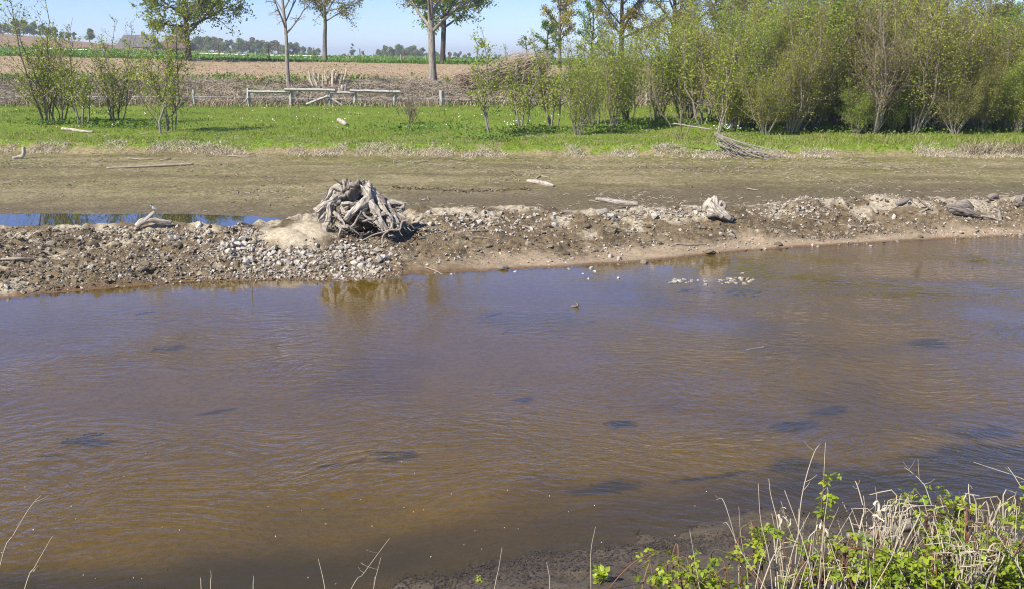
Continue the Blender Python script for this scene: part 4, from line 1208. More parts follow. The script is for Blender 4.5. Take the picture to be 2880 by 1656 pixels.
ALLBAR = [(-80, 600, 640, 820), (0, 1100, 650, 790), (1100, 1800, 600, 740), (1700, 2500, 585, 705), (2300, 2960, 555, 665)]
P, S = scat(5200, [(560, 1100, 655, 790), (620, 900, 660, 715), (700, 1090, 690, 785)], .013, .05, 2.0)
P2, S2 = scat(4200, [(1160, 1600, 594, 660), (2450, 2940, 556, 630), (2150, 2320, 572, 604), (1770, 1990, 586, 614)], .012, .045, 2.0)
P3, S3 = scat(8500, ALLBAR + [(300, 760, 690, 790), (0, 600, 640, 690)], .010, .046, 2.0)
P, S = np.vstack([P, P2, P3]), np.concatenate([S, S2, S3])
kd = (dune(P[:, 0], P[:, 1]) < .35 + rg.normal(0, .12, len(P))) & (terr(P[:, 0], P[:, 1])[1] > 6.9)
V, F = scatter_hulls(P[kd], S[kd], rg, [hull(720 + k, 9, .7, .2) for k in range(6)])
tag(build('gravel', V, [F], M['pebble']), 'small pale stones and gravel strewn over the bar', 'gravel', kind='stuff')
P, S = scat(8500, ALLBAR + [(-80, 600, 650, 820)] * 2, .012, .085, 1.9)
z_, q_ = height(P[:, 0], P[:, 1], True)
keep = (rg.uniform(0, 1, len(P)) > .9 * sandy(P[:, 0], P[:, 1], q_)) & (dune(P[:, 0], P[:, 1]) < .3) & (q_ > 7.05)
V, F = scatter_hulls(P[keep], S[keep], rg, [hull(740 + k, 10, .6, .35) for k in range(6)], .1)
tag(build('soil_clods', V, [F], M['clod']), 'crumbled brown soil clods over the bar', 'soil', kind='stuff')
CM = [build('clod_%d' % k, *(lambda h: (h[0], [h[1]]))(hull(760 + k, 40, .62, .35)), M['clod'], None, False, None, False) for k in range(4)]
for k, (u, v, s) in enumerate([(1412, 755, .13), (1375, 692, .10), (1486, 690, .10), (1590, 715, .09), (1548, 695, .09), (1995, 712, .13), (1810, 742, .10), (2190, 690, .09), (400, 760, .12), (410, 745, .11), (145, 690, .11), (260, 690, .12), (330, 690, .12), (500, 690, .11), (2420, 620, .09), (1650, 640, .12)]):
    p = gpx(u, v)
    o = place('soil_clod', CM[k % 4], None, (p[0], p[1], p[2] + s * .1), (0, 0, k * 1.3), s)
    tag(o, 'large dark clod of soil at the waterline of the bar' if v > 700 and u > 1300 else 'large dark clod of soil on the slope of the bar', 'clod', 'large soil clods at the waterline' if v > 700 and u > 1300 else 'large soil clods on the slope')
# eroded ledge of mud
P = []
for k in range(330):
    u = 1105 + rg.beta(.9, .9) * 385
    v = np.interp(u, [1105, 1180, 1300, 1400, 1490], [527, 532, 539, 537, 533]) + rg.normal(0, 2.2)
    P.append(gpx(u, v))
V, F = scatter_hulls(np.array(P), rg.uniform(.012, .06, len(P)), rg, [hull(780 + k, 10, .5, .4) for k in range(4)], .2)
tag(build('mud_crumbs', V, [F], M['clod']), 'crumbling ledge of drying mud on the mudflat', 'mud', kind='stuff')

# flotsam on the mudflat: slivers of bleached wood and reed
def flat_pts(n, x0, x1, y0, y1):
    x, y = rg.uniform(x0, x1, n), rg.uniform(y0, y1, n)
    return np.stack([x, y, height(x, y)], 1)
def sticks(P, L, r, rng, elmax=.25, curve=.12):
    N = len(P)
    az, el = rng.uniform(0, 6.28, N), rng.uniform(-.02, elmax, N)
    d = np.stack([np.cos(az) * np.cos(el), np.sin(az) * np.cos(el), np.sin(el)], 1)
    L = (L * rng.uniform(.4, 1.4, N))[:, None]
    c = rng.normal(0, curve, (N, 3)) * L; c[:, 2] = np.abs(c[:, 2])
    A = P + np.array([0, 0, .006])
    return tubes(np.stack([A, A + d * L * .5 + c, A + d * L], 1), np.stack([r, r * .9, r * .5], 1) * np.ones((N, 3)), 3)
P = flat_pts(9000, -18, 18, 21.4, 30.6)
nn = fbm(P[:, 0] * .35, P[:, 1] * .9, 3, 91)
P = P[nn + rg.uniform(-.3, .3, len(P)) > .12]
V, F, fb = sticks(P, .13, rg.uniform(.004, .012, len(P)), rg, .12)
tag(build('flotsam', V, [F], M['stick'], None, False, {'fib': ('FLOAT_VECTOR', fb)}), 'bleached slivers of reed and wood strewn over the mudflat', 'debris', kind='stuff')
P = flat_pts(4200, -18, 18, 21.2, 30.8)
V, F = scatter_hulls(P, rg.uniform(.005, .026, len(P)), rg, [hull(790 + k, 8, .4, .4) for k in range(4)], .1)
tag(build('mud_lumps', V, [F], M['clod']), 'tiny crumbs of mud on the mudflat', 'mud', kind='stuff')

# ------------------------------------------------------------------ fringe, meadow, belt
x = rg.uniform(-19, 20, 36000)
pat = fbm(x * .55, x * 0 + 3.3, 3, 95)
yy = np.interp(x / (31 + C0), TG, LY[13]) + rg.normal(.2, .22, len(x)) + .45 * fbm(x * .8, x * 0, 3, 96)
k = pat + .5 * fbm(x * 2.2, x * 0 + 1.1, 2, 94) + rg.uniform(-.12, .22, len(x)) > .04
x, yy = x[k], yy[k]
P = np.stack([x, yy, height(x, yy)], 1)
V, q4, t3 = blades(P, .085, .012, rg, 2.4)
tag(build('dead_grass_fringe', V, [q4, t3], M['straw']), 'bleached dead grass and roots hanging over the mudflat edge', 'dead grass', kind='stuff')
P = flat_pts(5200, -20, 21, 31.0, 40)
nn = fbm(P[:, 0] * .8, P[:, 1] * 1.3, 3, 97)
P = P[(nn + rg.uniform(-.2, .2, len(P)) > .15) & (P[:, 1] < 36 + rg.uniform(-4, 6, len(P)))]
V, F, fb = sticks(P, .16, rg.uniform(.006, .013, len(P)), rg, .2)
tag(build('dry_litter', V, [F], M['stick'], None, False, {'fib': ('FLOAT_VECTOR', fb)}), 'dry straw and sticks lying in the grass', 'debris', kind='stuff')
def meadow(n, y0, y1, dens=None):
    y = rg.uniform(y0, y1, n)
    x = rg.uniform(-.62, .62, n) * y
    return x, y
x, y = meadow(105000, 31.2, 53)
z, q = height(x, y, True)
k = (q > 13.25 + rg.uniform(0, .5, len(q))) & (fbm(x * 1.5, y * 1.5, 3, 98) + rg.uniform(-.5, .8, len(x)) > -.1)
x, y, z = x[k], y[k], z[k]
hh = .045 + .10 * np.maximum(fbm(x * .9, y * .9, 3, 99), 0) * 2 + .04 * sst(38, 32, y) + .05 * sst(4, 10, x)
V, q4, t3 = blades(np.stack([x, y, z - .01], 1), hh, .022, rg, 1.1)
tag(build('meadow_grass', V, [q4, t3], M['grass']), 'short spring grass of the meadow', 'grass', kind='stuff')
# lusher weeds: under bushes, along the front edge and at the fence foot
W_ = []
for (u, v, n, sx, sy) in [(133, 352, 500, 1.1, .5), (325, 354, 900, 1.0, .5), (380, 360, 500, 1.0, .4), (1844, 355, 900, .9, .6), (1720, 372, 300, .7, .4), (1900, 350, 400, .8, .6), (2280, 372, 900, 1.2, .5), (2480, 370, 700, 1.5, .6), (2640, 372, 900, 1.6, .7), (2800, 368, 1000, 1.8, .8), (2870, 360, 600, 1.2, .8), (1490, 372, 350, .9, .5), (1180, 365, 700, 1.3, .7), (1380, 392, 260, .6, .4), (1560, 372, 300, .8, .4)]:
    p = gpx(u, v)
    W_.append(np.stack([p[0] + rg.normal(0, sx, n), p[1] + rg.normal(0, sy, n)], 1))
for n, y0, y1 in ((5200, 51.8, 54.2),):
    yy = rg.uniform(y0, y1, n); xx = rg.uniform(-.6, .6, n) * yy
    kk = fbm(xx * .5, yy * .2, 2, 101) + rg.uniform(-.3, .3, n) > -.1
    W_.append(np.stack([xx[kk], yy[kk]], 1))
for n, y0, y1 in ((9500, 61.8, 64.8), (4200, 56, 62)):
    yy = rg.uniform(y0, y1, n); xx = rg.uniform(-.6, .6, n) * yy
    kk = fbm(xx * .35, yy * .35, 2, 102) + rg.uniform(-.25, .25, n) > (-.1 if y0 > 60 else .18)
    W_.append(np.stack([xx[kk], yy[kk]], 1))
W_ = np.concatenate(W_)
zz = height(W_[:, 0], W_[:, 1])
hh = np.where(W_[:, 1] > 55, .42, .22)
lv = cards(np.stack([W_[:, 0], W_[:, 1], zz + rg.uniform(.02, 1, len(zz)) * hh], 1), np.where(W_[:, 1] > 55, .17, .10), rg, .8, .75)
tag(build('nettles', lv[0], [lv[1]], M['weed']), 'lush green nettles and weeds under bushes and along the fence', 'weeds', kind='stuff')
yy = np.concatenate([rg.uniform(61.5, 64.8, 9000), rg.uniform(109, 113, 9000)]); xx = rg.uniform(-.62, .62, len(yy)) * yy
kk = (fbm(xx * .35, yy * .35, 2, 103) + rg.uniform(-.3, .3, len(yy)) > .05) | (yy > 100)
xx, yy = xx[kk], yy[kk]
V, q4, t3 = blades(np.stack([xx, yy, height(xx, yy)], 1), np.where(yy > 100, .34, .38), np.where(yy > 100, .09, .05), rg, .7)
tag(build('tall_grass', V, [q4, t3], M['weed']), 'taller green grass bordering the ploughed field', 'grass', kind='stuff')
yy = rg.uniform(113, 172, 9000); xx = rg.uniform(-.62, .62, len(yy)) * yy
lv = cards(np.stack([xx, yy, height(xx, yy) + .1], 1), .40, rg, 1.2, .8)
tag(build('crop_rows', lv[0], [lv[1]], M['cropleaf']), 'leafy green crop beyond the ploughed field', 'crop', kind='stuff')
# clods over the ploughed field
yy = 64.5 * (110 / 64.5) ** rg.uniform(0, 1, 26000); xx = rg.uniform(-.6, .6, len(yy)) * yy
V, F = scatter_hulls(np.stack([xx, yy, height(xx, yy)], 1), rg.uniform(.03, .12, len(yy)), rg, [hull(800 + k, 8, .6, .3) for k in range(5)], .15)
tag(build('field_clods', V, [F], mat_flat('field_clod', [(.40, .295, .205), (.46, .35, .25), (.30, .215, .145)], .95)), 'dry pale clods of the ploughed field', 'soil', kind='stuff')
# dry brush and straw over the embankment
yy = rg.uniform(53.6, 62.5, 30000); xx = rg.uniform(-.6, .6, len(yy)) * yy
kk = fbm(xx * .3, yy * .3, 3, 104) + rg.uniform(-.4, .5, len(yy)) > -.12
xx, yy = xx[kk], yy[kk]
V, F, fb = sticks(np.stack([xx, yy, height(xx, yy) + rg.uniform(0, .10, len(xx))], 1), .95, rg.uniform(.007, .017, len(xx)), rg, .34)
tag(build('cut_brushwood', V, [F], M['stick'], None, False, {'fib': ('FLOAT_VECTOR', fb)}), 'cut twigs and dry brushwood covering the embankment', 'brushwood', kind='stuff')
yy = np.concatenate([rg.uniform(53.0, 62, 9000), rg.uniform(52.4, 54.2, 5000)]); xx = rg.uniform(-.6, .6, len(yy)) * yy
V, q4, t3 = blades(np.stack([xx, yy, height(xx, yy)], 1), np.where(fbm(xx * .4, yy * .4, 2, 106) > 0, .5, .28), .035, rg, 1.1)
tag(build('dead_grass', V, [q4, t3], M['strawdark']), 'dead brown grass on the embankment', 'dead grass', kind='stuff')
# flowers
x, y = meadow(900, 36, 52)
kk = fbm(x * .5, y * .5, 2, 105) > .0
x, y = x[kk], y[kk]
lv = cards(np.stack([x, y, height(x, y) + .09], 1), .055, rg, 3, .95)
tag(build('dandelions', lv[0], [lv[1]], M['dandelion']), 'yellow dandelion flowers dotted over the meadow', 'flowers', kind='stuff')
for (u, v, n, lab) in [(2045, 372, 40, 'white flowering plant behind the bleached branch heap'), (1456, 361, 24, 'white flowering plant at the foot of a low bush')]:
    p = gpx(u, v)
    pts = np.stack([rg.normal(0, .28, n), rg.normal(0, .16, n), rg.uniform(.1, .28, n)], 1)
    t = thing('white_flowers', lab, 'flowers', p)
    lv = cards(pts, .06, rg, 1.5, .95); build('blossom', lv[0], [lv[1]], M['blossom'], t)
    lv = cards(np.vstack([pts - [0, 0, .06]] * 3) + rg.normal(0, .06, (3 * n, 3)), .09, rg, .8, .7); build('foliage', lv[0], [lv[1]], M['weed'], t)
for (u, v, s, lab) in [(2750, 424, 1.0, 'dark brown overhanging sedge tussock at the mudflat edge'), (2868, 424, 1.0, 'rust brown grass tussock next to the overhanging one')]:
    p = gpx(u, v)
    n = 200
    V, q4, t3 = blades(np.stack([rg.normal(0, .34, n), rg.normal(0, .14, n), rg.uniform(-.12, .02, n)], 1), .34, .018, rg, 1.6)
    tag(build('sedge_tussock', V, [q4, t3], M['strawdark']), lab, 'tussock').location = p

# ------------------------------------------------------------------ fence, brush pile, coppice stool, posts
FY = 53.2
def fz(x, y):
    return 650 + x / 3.897, 190 + y / 3.897
def beam(name, a, b, w, h, mat, parent, o, seed=0):
    """squared weathered timber from a to b"""
    a, b = np.array(a) - o, np.array(b) - o
    c = np.linspace(0, 1, 7)[:, None]
    rg2 = np.random.default_rng(seed)
    P = a + (b - a) * c + rg2.normal(0, .008, (7, 3))
    P = np.vstack([P[:1], P, P[-1:]])
    R = np.concatenate([[1e-4], np.full(7, 1.0), [1e-4]])
    V, F, fb = tubes(P[None], R[None] * math.hypot(w, h) / 2 * .95, 4, .06, rg2)
    return build(name, V, [F], mat, parent, False, {'fib': ('FLOAT_VECTOR', fb)})
fo = at(*fz(655, 425), FY); fo[2] = gz(fo[0], fo[1])
fence = thing('wooden_fence', 'old grey timber fence with posts and broken rails below the embankment', 'fence', fo)
for k, (x, a, b, w) in enumerate([(190, 228, 415, .15), (655, 232, 425, .19), (1080, 255, 425, .15), (1355, 258, 438, .15), (1790, 265, 435, .15), (2310, 254, 440, .21)]):
    top = at(*fz(x, a), FY)
    bot = top.copy(); bot[2] = gz(top[0], top[1]) - .15
    beam('post', bot, top, w, w, M['fence'], fence, fo, k)
for k, (x0, y0_, x1, y1_, w, dy) in enumerate([(185, 268, 645, 270, .11, -.10), (585, 241, 1140, 256, .13, -.16), (1085, 276, 1360, 283, .11, -.10), (1300, 256, 1850, 272, .13, -.14)]):
    beam('rail', at(*fz(x0, y0_), FY + dy), at(*fz(x1, y1_), FY + dy), w, w * .8, M['fence'], fence, fo, 20 + k)
beam('brace', at(*fz(820, 412), FY - .25), at(*fz(1060, 318), FY - .12), .13, .09, M['fence'], fence, fo, 31)
beam('brace', at(*fz(1105, 345), FY - .1), at(*fz(1225, 425), FY - .3), .09, .07, M['fence'], fence, fo, 32)
beam('brace', at(*fz(120, 405), FY - .2), at(*fz(185, 335), FY - .1), .07, .05, M['fence'], fence, fo, 33)
def post(u, v0, v1, w, lab, Y=FY, mat='fence', name='fence_post', group=None, cat='post'):
    top = at(u, v0, Y); o = top.copy(); o[2] = gz(o[0], o[1])
    p = beam(name, [o[0], o[1], o[2] - .2], top, w, w, M[mat], None, o, int(u))
    p.location = o
    return tag(p, lab, cat, group)
post(1495, 259, 305, .13, 'lone pale fence post among bushes right beside the brush pile')
post(545, 252, 295, .12, 'grey fence post half hidden behind the wide open alder clump')
post(1820, 262, 305, .14, 'grey fence post hidden behind the dense leafy bush')
RF = thing('wooden_fence', 'grey timber rail fence showing through gaps of the bank thicket', 'fence', at(2150, 300, FY))
ro = np.array(RF.location)
for k, (u0, v0, u1, v1) in enumerate([(1870, 268, 1965, 264), (2000, 262, 2160, 265), (2150, 270, 2262, 268), (2262, 268, 2420, 268)]):
    beam('rail', at(u0, v0, FY - .1), at(u1, v1, FY - .1), .12, .1, M['fence'], RF, ro, 40 + k)
for k, u in enumerate((1962, 2155, 2219, 2420)):
    top = at(u, 264, FY); beam('post', [top[0], top[1], gz(top[0], top[1]) - .2], top, .16, .16, M['fence'], RF, ro, 50 + k)
wire = thing('fence_wire', 'white electric fence tape strung along the old timber fence', 'wire', at(820, 283, FY - .13))
wo = np.array(wire.location)
for k, (a, b, va, vb) in enumerate([(-100, 545, 270, 272), (545, 818, 272, 273), (818, 1243, 277, 279), (1243, 1495, 279, 283), (1495, 1820, 282, 282), (1820, 2219, 280, 283)]):
    p0, p1 = at(a, va, FY - .13), at(b, vb, FY - .13)
    mid = (p0 + p1) / 2 - [0, 0, .03]
    tube_mesh('strand', [[*(q - wo), .005] for q in (p0, mid, p1)], M['white'], wire, 9, 4)
for k, (u, v0, v1) in enumerate([(755, 130, 158), (882, 135, 165), (1012, 138, 165), (1138, 144, 169), (1262, 147, 171), (614, 126, 153)]):
    post(u, v0, v1, .07, 'thin rusty iron stake along the edge of the crop field', 114, 'rust', 'rusty_stake', 'rusty stakes along the crop field', 'stake')
for k, (u, v0, Y) in enumerate([(21, 109, 112), (58, 118, 112), (285, 113, 110), (290, 122, 110), (720, 147, 130), (910, 148, 130), (980, 151, 130), (1050, 152, 130), (1127, 154, 130), (1197, 157, 130), (1338, 158, 130)]):
    post(u, v0, 0, .10, 'short grey wooden stake standing in the crop field', Y, 'fence', 'field_stake', 'grey stakes in the crop field', 'stake')
for (x0, x1, v, Y, lab) in [(120, 250, 139, 150, 'white plastic field cover strip near the hill foot'), (560, 690, 153, 150, 'long white plastic field cover strip along the crop'), (760, 905, 156, 150, 'short white plastic field cover strip behind the bare tree')]:
    n = 24
    q = np.linspace(0, 1, n)
    a = at(x0, v, Y); b = at(x1, v + (x1 - x0) * .012, Y)
    P = a + (b - a) * q[:, None]
    P[:, 2] = height(P[:, 0], P[:, 1]) + .12
    ob = tube_mesh('field_cover', np.column_stack([P - P[0], .06 + .03 * np.sin(q * 40)]), M['white'], None, n, 6, .2, 4)
    ob.location = P[0]
    tag(ob, lab, 'field cover')

# coppiced stool
M['cutpale'] = mat_wood('pale_cut_stem', (.74, .64, .46), (.45, .36, .24), 2.5, .85, .3)
co = gpx(925, 250)
cy = co[1]
stool = thing('coppice_stool', 'cut willow stool bristling with pale sawn stems on the embankment', 'tree stump', co)
rg = np.random.default_rng(31)
for k in range(34):
    u0 = 925 + rg.normal(0, 26)
    hpx = rg.uniform(16, 52)
    lean = (u0 - 925) * .35 + rg.normal(0, 4)
    dy = rg.uniform(-.5, .5)
    a, b = at(u0, 250 - rg.uniform(0, 6), cy + dy) - co, at(u0 + lean, 246 - hpx, cy + dy) - co
    r = rg.uniform(.04, .085)
    tube_mesh('cut_stem', [[*a, r], [*((a + b) / 2 + rg.normal(0, .03, 3)), r * .95], [*b, r * .85]], M['cutpale' if k % 4 else 'stick'], stool, 7, 6, .08, k, smooth=False)
tube_mesh('base', [[-.7, 0, .0, .12], [-.2, .05, .05, .26], [.3, 0, .05, .26], [.75, 0, 0, .12]], M['bark'], stool, 10, 9, .25, 3)
lv = cards(np.stack([rg.normal(.2, .6, 260), rg.normal(0, .4, 260), rg.uniform(.3, 1.4, 260)], 1), .09, rg, .4, .7)
build('shoots', lv[0], [lv[1]], M['l_bud'], stool)
for k, (u, v0, v1, r) in enumerate([(963, 240, 253, .12), (971, 239, 256, .08), (841, 270, 295, .12), (955, 272, 290, .10)]):
    t = at(u, v0, 57.5); b = t.copy(); b[2] = gz(b[0], b[1]) - .1
    o = b.copy()
    ob = tube_mesh('cut_stub', [[0, 0, 0, r * 1.15], [0, 0, (t[2] - b[2]) * .5, r], [.03, 0, max(t[2] - b[2], .45), r * .95]], M['drift'], None, 7, 9, .1, k, smooth=False)
    ob.location = o
    tag(ob, 'short pale sawn stub standing behind the timber fence', 'stump', 'sawn stubs behind the fence')
# sawn log with orange end
lp = gpx(735, 238)
def lg(u, v, dy, r):
    return [*(at(u, v, lp[1] + dy) - lp), r]
slog = thing('sawn_log', 'sawn log with fresh orange cut end lying at the field edge', 'log', lp)
tube_mesh('bark', [lg(728, 224, -.3, .19), lg(745, 230, .3, .2), lg(760, 232, 1.2, .18)], M['bark'], slog, 9, 12, .12, 5)
tube_mesh('cut_face', [lg(727.6, 223.8, -.345, .165), lg(727.9, 223.9, -.325, .165)], M['cutwood'], slog, 3, 12, .05, 5, smooth=False)
for k, (u, v) in enumerate([(390, 232), (402, 222)]):
    p = gpx(u, v + 8)
    ob = tube_mesh('sawn_block', [[0, 0, .15, .16], [.1, .3, .18, .17], [.15, .7, .16, .15]], M['cutwood'], None, 6, 10, .1, k)
    ob.location = p
    tag(ob, 'pale sawn block of wood on the embankment behind the alder clumps', 'log', 'sawn blocks behind the alder clumps')

# brush pile
M['twigred'] = mat_wood('reddish_cut_twig', (.48, .375, .26), (.22, .16, .105), 2.5, .9, .3)
by = 59.0
bpile = thing('brush_pile', 'great heap of cut bare branches swept up to one side beside a forked trunk', 'brush pile', (*at(1400, 240, by)[:2], gz(*at(1400, 240, by)[:2])))
bo = np.array(bpile.location)
rg = np.random.default_rng(41)
def pile_branch(k):
    if k % 9 < 4:      # swept tips
        u0, v0 = 1330 + rg.uniform(0, 140), 215 + rg.uniform(-20, 20)
        u1, v1 = 1440 + rg.uniform(0, 120), 150 + rg.uniform(-10, 55)
        cv = -rg.uniform(0, 16)
    else:
        u0, v0 = 1265 + rg.uniform(0, 160), 222 + rg.uniform(-12, 34)
        u1, v1 = u0 + rg.uniform(40, 130), v0 + rg.normal(-12, 15)
        cv = rg.normal(0, 8)
    d0, d1 = rg.uniform(-1.2, 1.5), rg.uniform(-1.2, 1.5)
    r0 = rg.uniform(.014, .034) * (1.7 if k % 13 == 0 else 1)
    out = []
    for q in np.linspace(0, 1, 5):
        p = at(u0 + (u1 - u0) * q + rg.normal(0, 2), v0 + (v1 - v0) * q + cv * math.sin(q * 3.14) + rg.normal(0, 1), by + d0 + (d1 - d0) * q)
        out.append([*(p - bo), r0 * (1 - .7 * q)])
    return out
for k in range(150):
    tube_mesh('branch', pile_branch(k), M['twigred'] if k % 4 else M['stick'], bpile, 8, 5, .05, k, cap=False)
C = np.array([pile_branch(k) for k in range(900)])
V, F, fb = tubes(C[:, :, :3], C[:, :, 3] * .7, 3)
tag(build('twigs', V, [F], M['twigred'], bpile, False, {'fib': ('FLOAT_VECTOR', fb)}), kind='stuff')

# ------------------------------------------------------------------ farmhouses
def house(u0, u1, vr, ve, vb, Y, mroof, mwall, lab, depth=9.0, hip=.18, extra=False):
    a, b = at(u0, ve, Y), at(u1, ve, Y)
    zr, ze = at(u0, vr, Y)[2], a[2]
    w = b[0] - a[0]
    zg = min(gz(a[0], Y), gz(b[0], Y)) - .5
    o = np.array([(a[0] + b[0]) / 2, Y, zg])
    t = thing('farmhouse', lab, 'house', o)
    hw, hd = w / 2 - .35, depth / 2 - .35
    H = ze - zg
    def box(name, x0, x1, y0, y1, z0, z1, m, par):
        V = [(x, y, z) for z in (z0, z1) for y in (y0, y1) for x in (x0, x1)]
        F = [[0, 1, 3, 2], [4, 6, 7, 5], [0, 4, 5, 1], [2, 3, 7, 6], [0, 2, 6, 4], [1, 5, 7, 3]]
        return build(name, V, [np.array(F)], m, par)
    box('wall', -hw, hw, -hd, hd, 0, H - .02, mwall, t)
    R = w / 2
    r2 = R - hip * w
    V = [(-R, -depth / 2, H), (R, -depth / 2, H), (R, depth / 2, H), (-R, depth / 2, H), (-r2, 0, zr - zg), (r2, 0, zr - zg)]
    V += [(x, y, z - .18) for x, y, z in V[:4]]
    F4 = [[0, 1, 5, 4], [2, 3, 4, 5], [0, 6, 7, 1], [1, 7, 8, 2], [2, 8, 9, 3], [3, 9, 6, 0], [6, 9, 8, 7]]
    F3 = [[1, 2, 5], [3, 0, 4]]
    rf = build('roof', V, [np.array(F4), np.array(F3)], mroof, t)
    cx = w * .12
    box('chimney', cx - .4, cx + .4, -.4, .4, zr - zg - .6, zr - zg + .9, M['brick'], rf)
    for k in range(4):
        x = -hw + (k + .5) * 2 * hw / 4
        wi = box('window', x - .55, x + .55, -hd - .06, -hd + .02, H * .35, H * .35 + 1.3, M['frame'], t)
        box('pane', x - .42, x + .42, -hd - .09, -hd - .062, H * .35 + .12, H * .35 + 1.18, M['glass'], wi)
    return t
def mat_simple(name, c, rough=.8, sc=6, amp=.25):
    N = NT(name)
    n = N.noise(N.obj(), sc, 3)
    N.l(N.mix(1.0, c, N.ramp(n, [(.3, 1 - amp), (.7, 1 + amp)]), 'MULTIPLY'), N.b.inputs['Base Color'])
    N.b.inputs['Roughness'].default_value = rough
    return N.m
M['roofgrey'] = mat_simple('grey_roof', (.15, .135, .14))
M['roofred'] = mat_simple('brown_roof', (.17, .10, .08))
M['render'] = mat_simple('wall_render', (.5, .47, .42))
M['brick'] = mat_simple('chimney_brick', (.22, .10, .07))
M['frame'] = mat_simple('window_frame', (.75, .75, .73), amp=.05)
M['glass'] = mat_simple('window_glass', (.03, .035, .04), .08, amp=.1)
house(338, 446, 99, 133, 140, 300, M['roofgrey'], M['render'], 'farmhouse with long grey tiled roof behind the alder clumps', hip=.12)
house(455, 545, 102, 136, 142, 320, M['roofred'], M['brick'], 'farmhouse with brown hipped roof beside the wide roadside tree', hip=.22)
# ------------------------------------------------------------------ river: sunken things and floating specks
rg = np.random.default_rng(51)
def sunken(u, v, lu, lv_, w, lab, name='sunken_log', z=-.055, n=1, seed=0, cat='log', grp=None):
    if z < -.03:
        z = float(terr(*onz(u, v, -.25)[:2])[0][0]) + .03
    a, b = onz(u - lu / 2, v - lv_ / 2, z), onz(u + lu / 2, v + lv_ / 2, z)
    o = (a + b) / 2
    t = thing(name, lab, cat, o, group=grp)
    n = n * 3
    for k in range(n):
        j = rg.normal(0, w * 1.5 if k else 0, 3) * [1, 1, .15]
        f0, f1 = (0, 1) if k == 0 else sorted(rg.uniform(0, 1, 2))
        p, q = a + (b - a) * f0 - o + j, a + (b - a) * f1 - o + j
        if k: p, q = p + rg.normal(0, w, 3) * [1, 1, .1], q + rg.normal(0, w, 3) * [1, 1, .1]
        tube_mesh('log' if k == 0 else 'weed_strand', [[*p, w * .35], [*((p + q) / 2 + rg.normal(0, w * .5, 3) * [1, 1, .1]), w * (.45 if k == 0 else .26)], [*q, w * .25]], M['sunken'], t, 9, 7, .4, k + seed)
sunken(232, 1231, 120, -26, .030, 'dark sunken log under the brown water of the open river', n=1)
sunken(1100, 1270, 150, 4, .016, 'thin dark sunken branch in mid river', n=1, name='sunken_branch', cat='branch')
sunken(1735, 1187, 80, -8, .022, 'short dark sunken log in mid river', n=1)
sunken(412, 880, 60, -10, .02, 'thin dark stick floating just below the stone heap', n=1, z=-.012, name='floating_stick', cat='stick')
sunken(1388, 886, 44, -14, .02, 'short dark stick floating in the reflection of the green tree', n=1, z=-.012, name='floating_stick', cat='stick')
sunken(2245, 1192, 90, 14, .018, 'dark sunken branch upstream of the bramble bank', n=1, name='sunken_branch', cat='branch')
sunken(1705, 1375, 90, 26, .016, 'dark drowned branches near the muddy bank', n=1, name='sunken_branch', cat='branch')
def stick_in_water(name, lab, rows):
    o = onz(rows[0][0], rows[0][1], 0)
    w = [[*(at(u, v, o[1] + dy) - o), r] for u, v, dy, r in rows]
    ob = tube_mesh(name, w, M['drift_dark'], None, 12, 6, .1, 2)
    ob.location = o
    tag(ob, lab, 'branch')
stick_in_water('drowned_branch', 'thin curved branch breaking the rippled river surface', [(2100, 983, 0, .01), (2135, 978, .1, .016), (2150, 974, .12, .014)])
stick_in_water('drowned_snag', 'small dark snag poking out of mid river', [(1606, 862, 0, .02), (1625, 857, .0, .018), (1618, 845, .02, .008)])
stick_in_water('upright_twig', 'upright twig standing in shallow water below the stone heap', [(709, 822, 0, .008), (708, 800, .02, .007), (706, 772, .03, .005)])
P = []
for k in range(330):
    u, v = rg.uniform(0, 2600), 1656 - 420 * rg.beta(1.2, 2.2)
    p = onz(u, v, .004)
    if terr(p[0], p[1])[0][0] < -.06: P.append(p)
V, F = scatter_hulls(np.array(P), rg.uniform(.002, .011, len(P)), rg, [hull(820 + k, 8, .25, .4) for k in range(4)], 0)
tag(build('floating_specks', V, [F], M['litter']), 'dark leaf specks drifting on the river', 'debris', kind='stuff')
P = []
for k in range(60):
    u, v = rg.uniform(0, 2300), 1656 - 420 * rg.beta(1.2, 2.0)
    P.append(onz(u, v, .005))
lv = cards(np.array(P), .014, rg, 6, .6)
tag(build('floating_petals', lv[0], [lv[1]], M['straw']), 'tiny pale flecks drifting on the river', 'debris', kind='stuff')
# black leaf litter and wrack on the near mud
n = 26000
xx = rg.uniform(-1.5, 6.5, n)
ye = np.interp(xx / (7 + C0), TG, L3[0])
yy = ye + rg.normal(-.02, .07, n) - np.abs(rg.normal(0, .35, n)) * (rg.uniform(0, 1, n) < .6)
kk = fbm(xx * 1.6, yy * 3.2, 3, 111) + rg.uniform(-.25, .25, n) > .02
P = np.stack([xx, yy, height(xx, yy) + .002], 1)[kk]
lv = cards(P, .030, rg, 4, .32)
tag(build('leaf_wrack', lv[0], [lv[1]], M['litter']), 'black rotting leaf wrack along the muddy waterline', 'debris', kind='stuff')
P2 = flat_pts(900, -1, 6, 3.4, 7.6)
V, F, fb = sticks(P2, .07, rg.uniform(.001, .0028, len(P2)), rg, .15)
tag(build('fine_twigs', V, [F], M['sunken'], None, False, {'fib': ('FLOAT_VECTOR', fb)}), 'fine dark twigs scattered on the near mud', 'debris', kind='stuff')

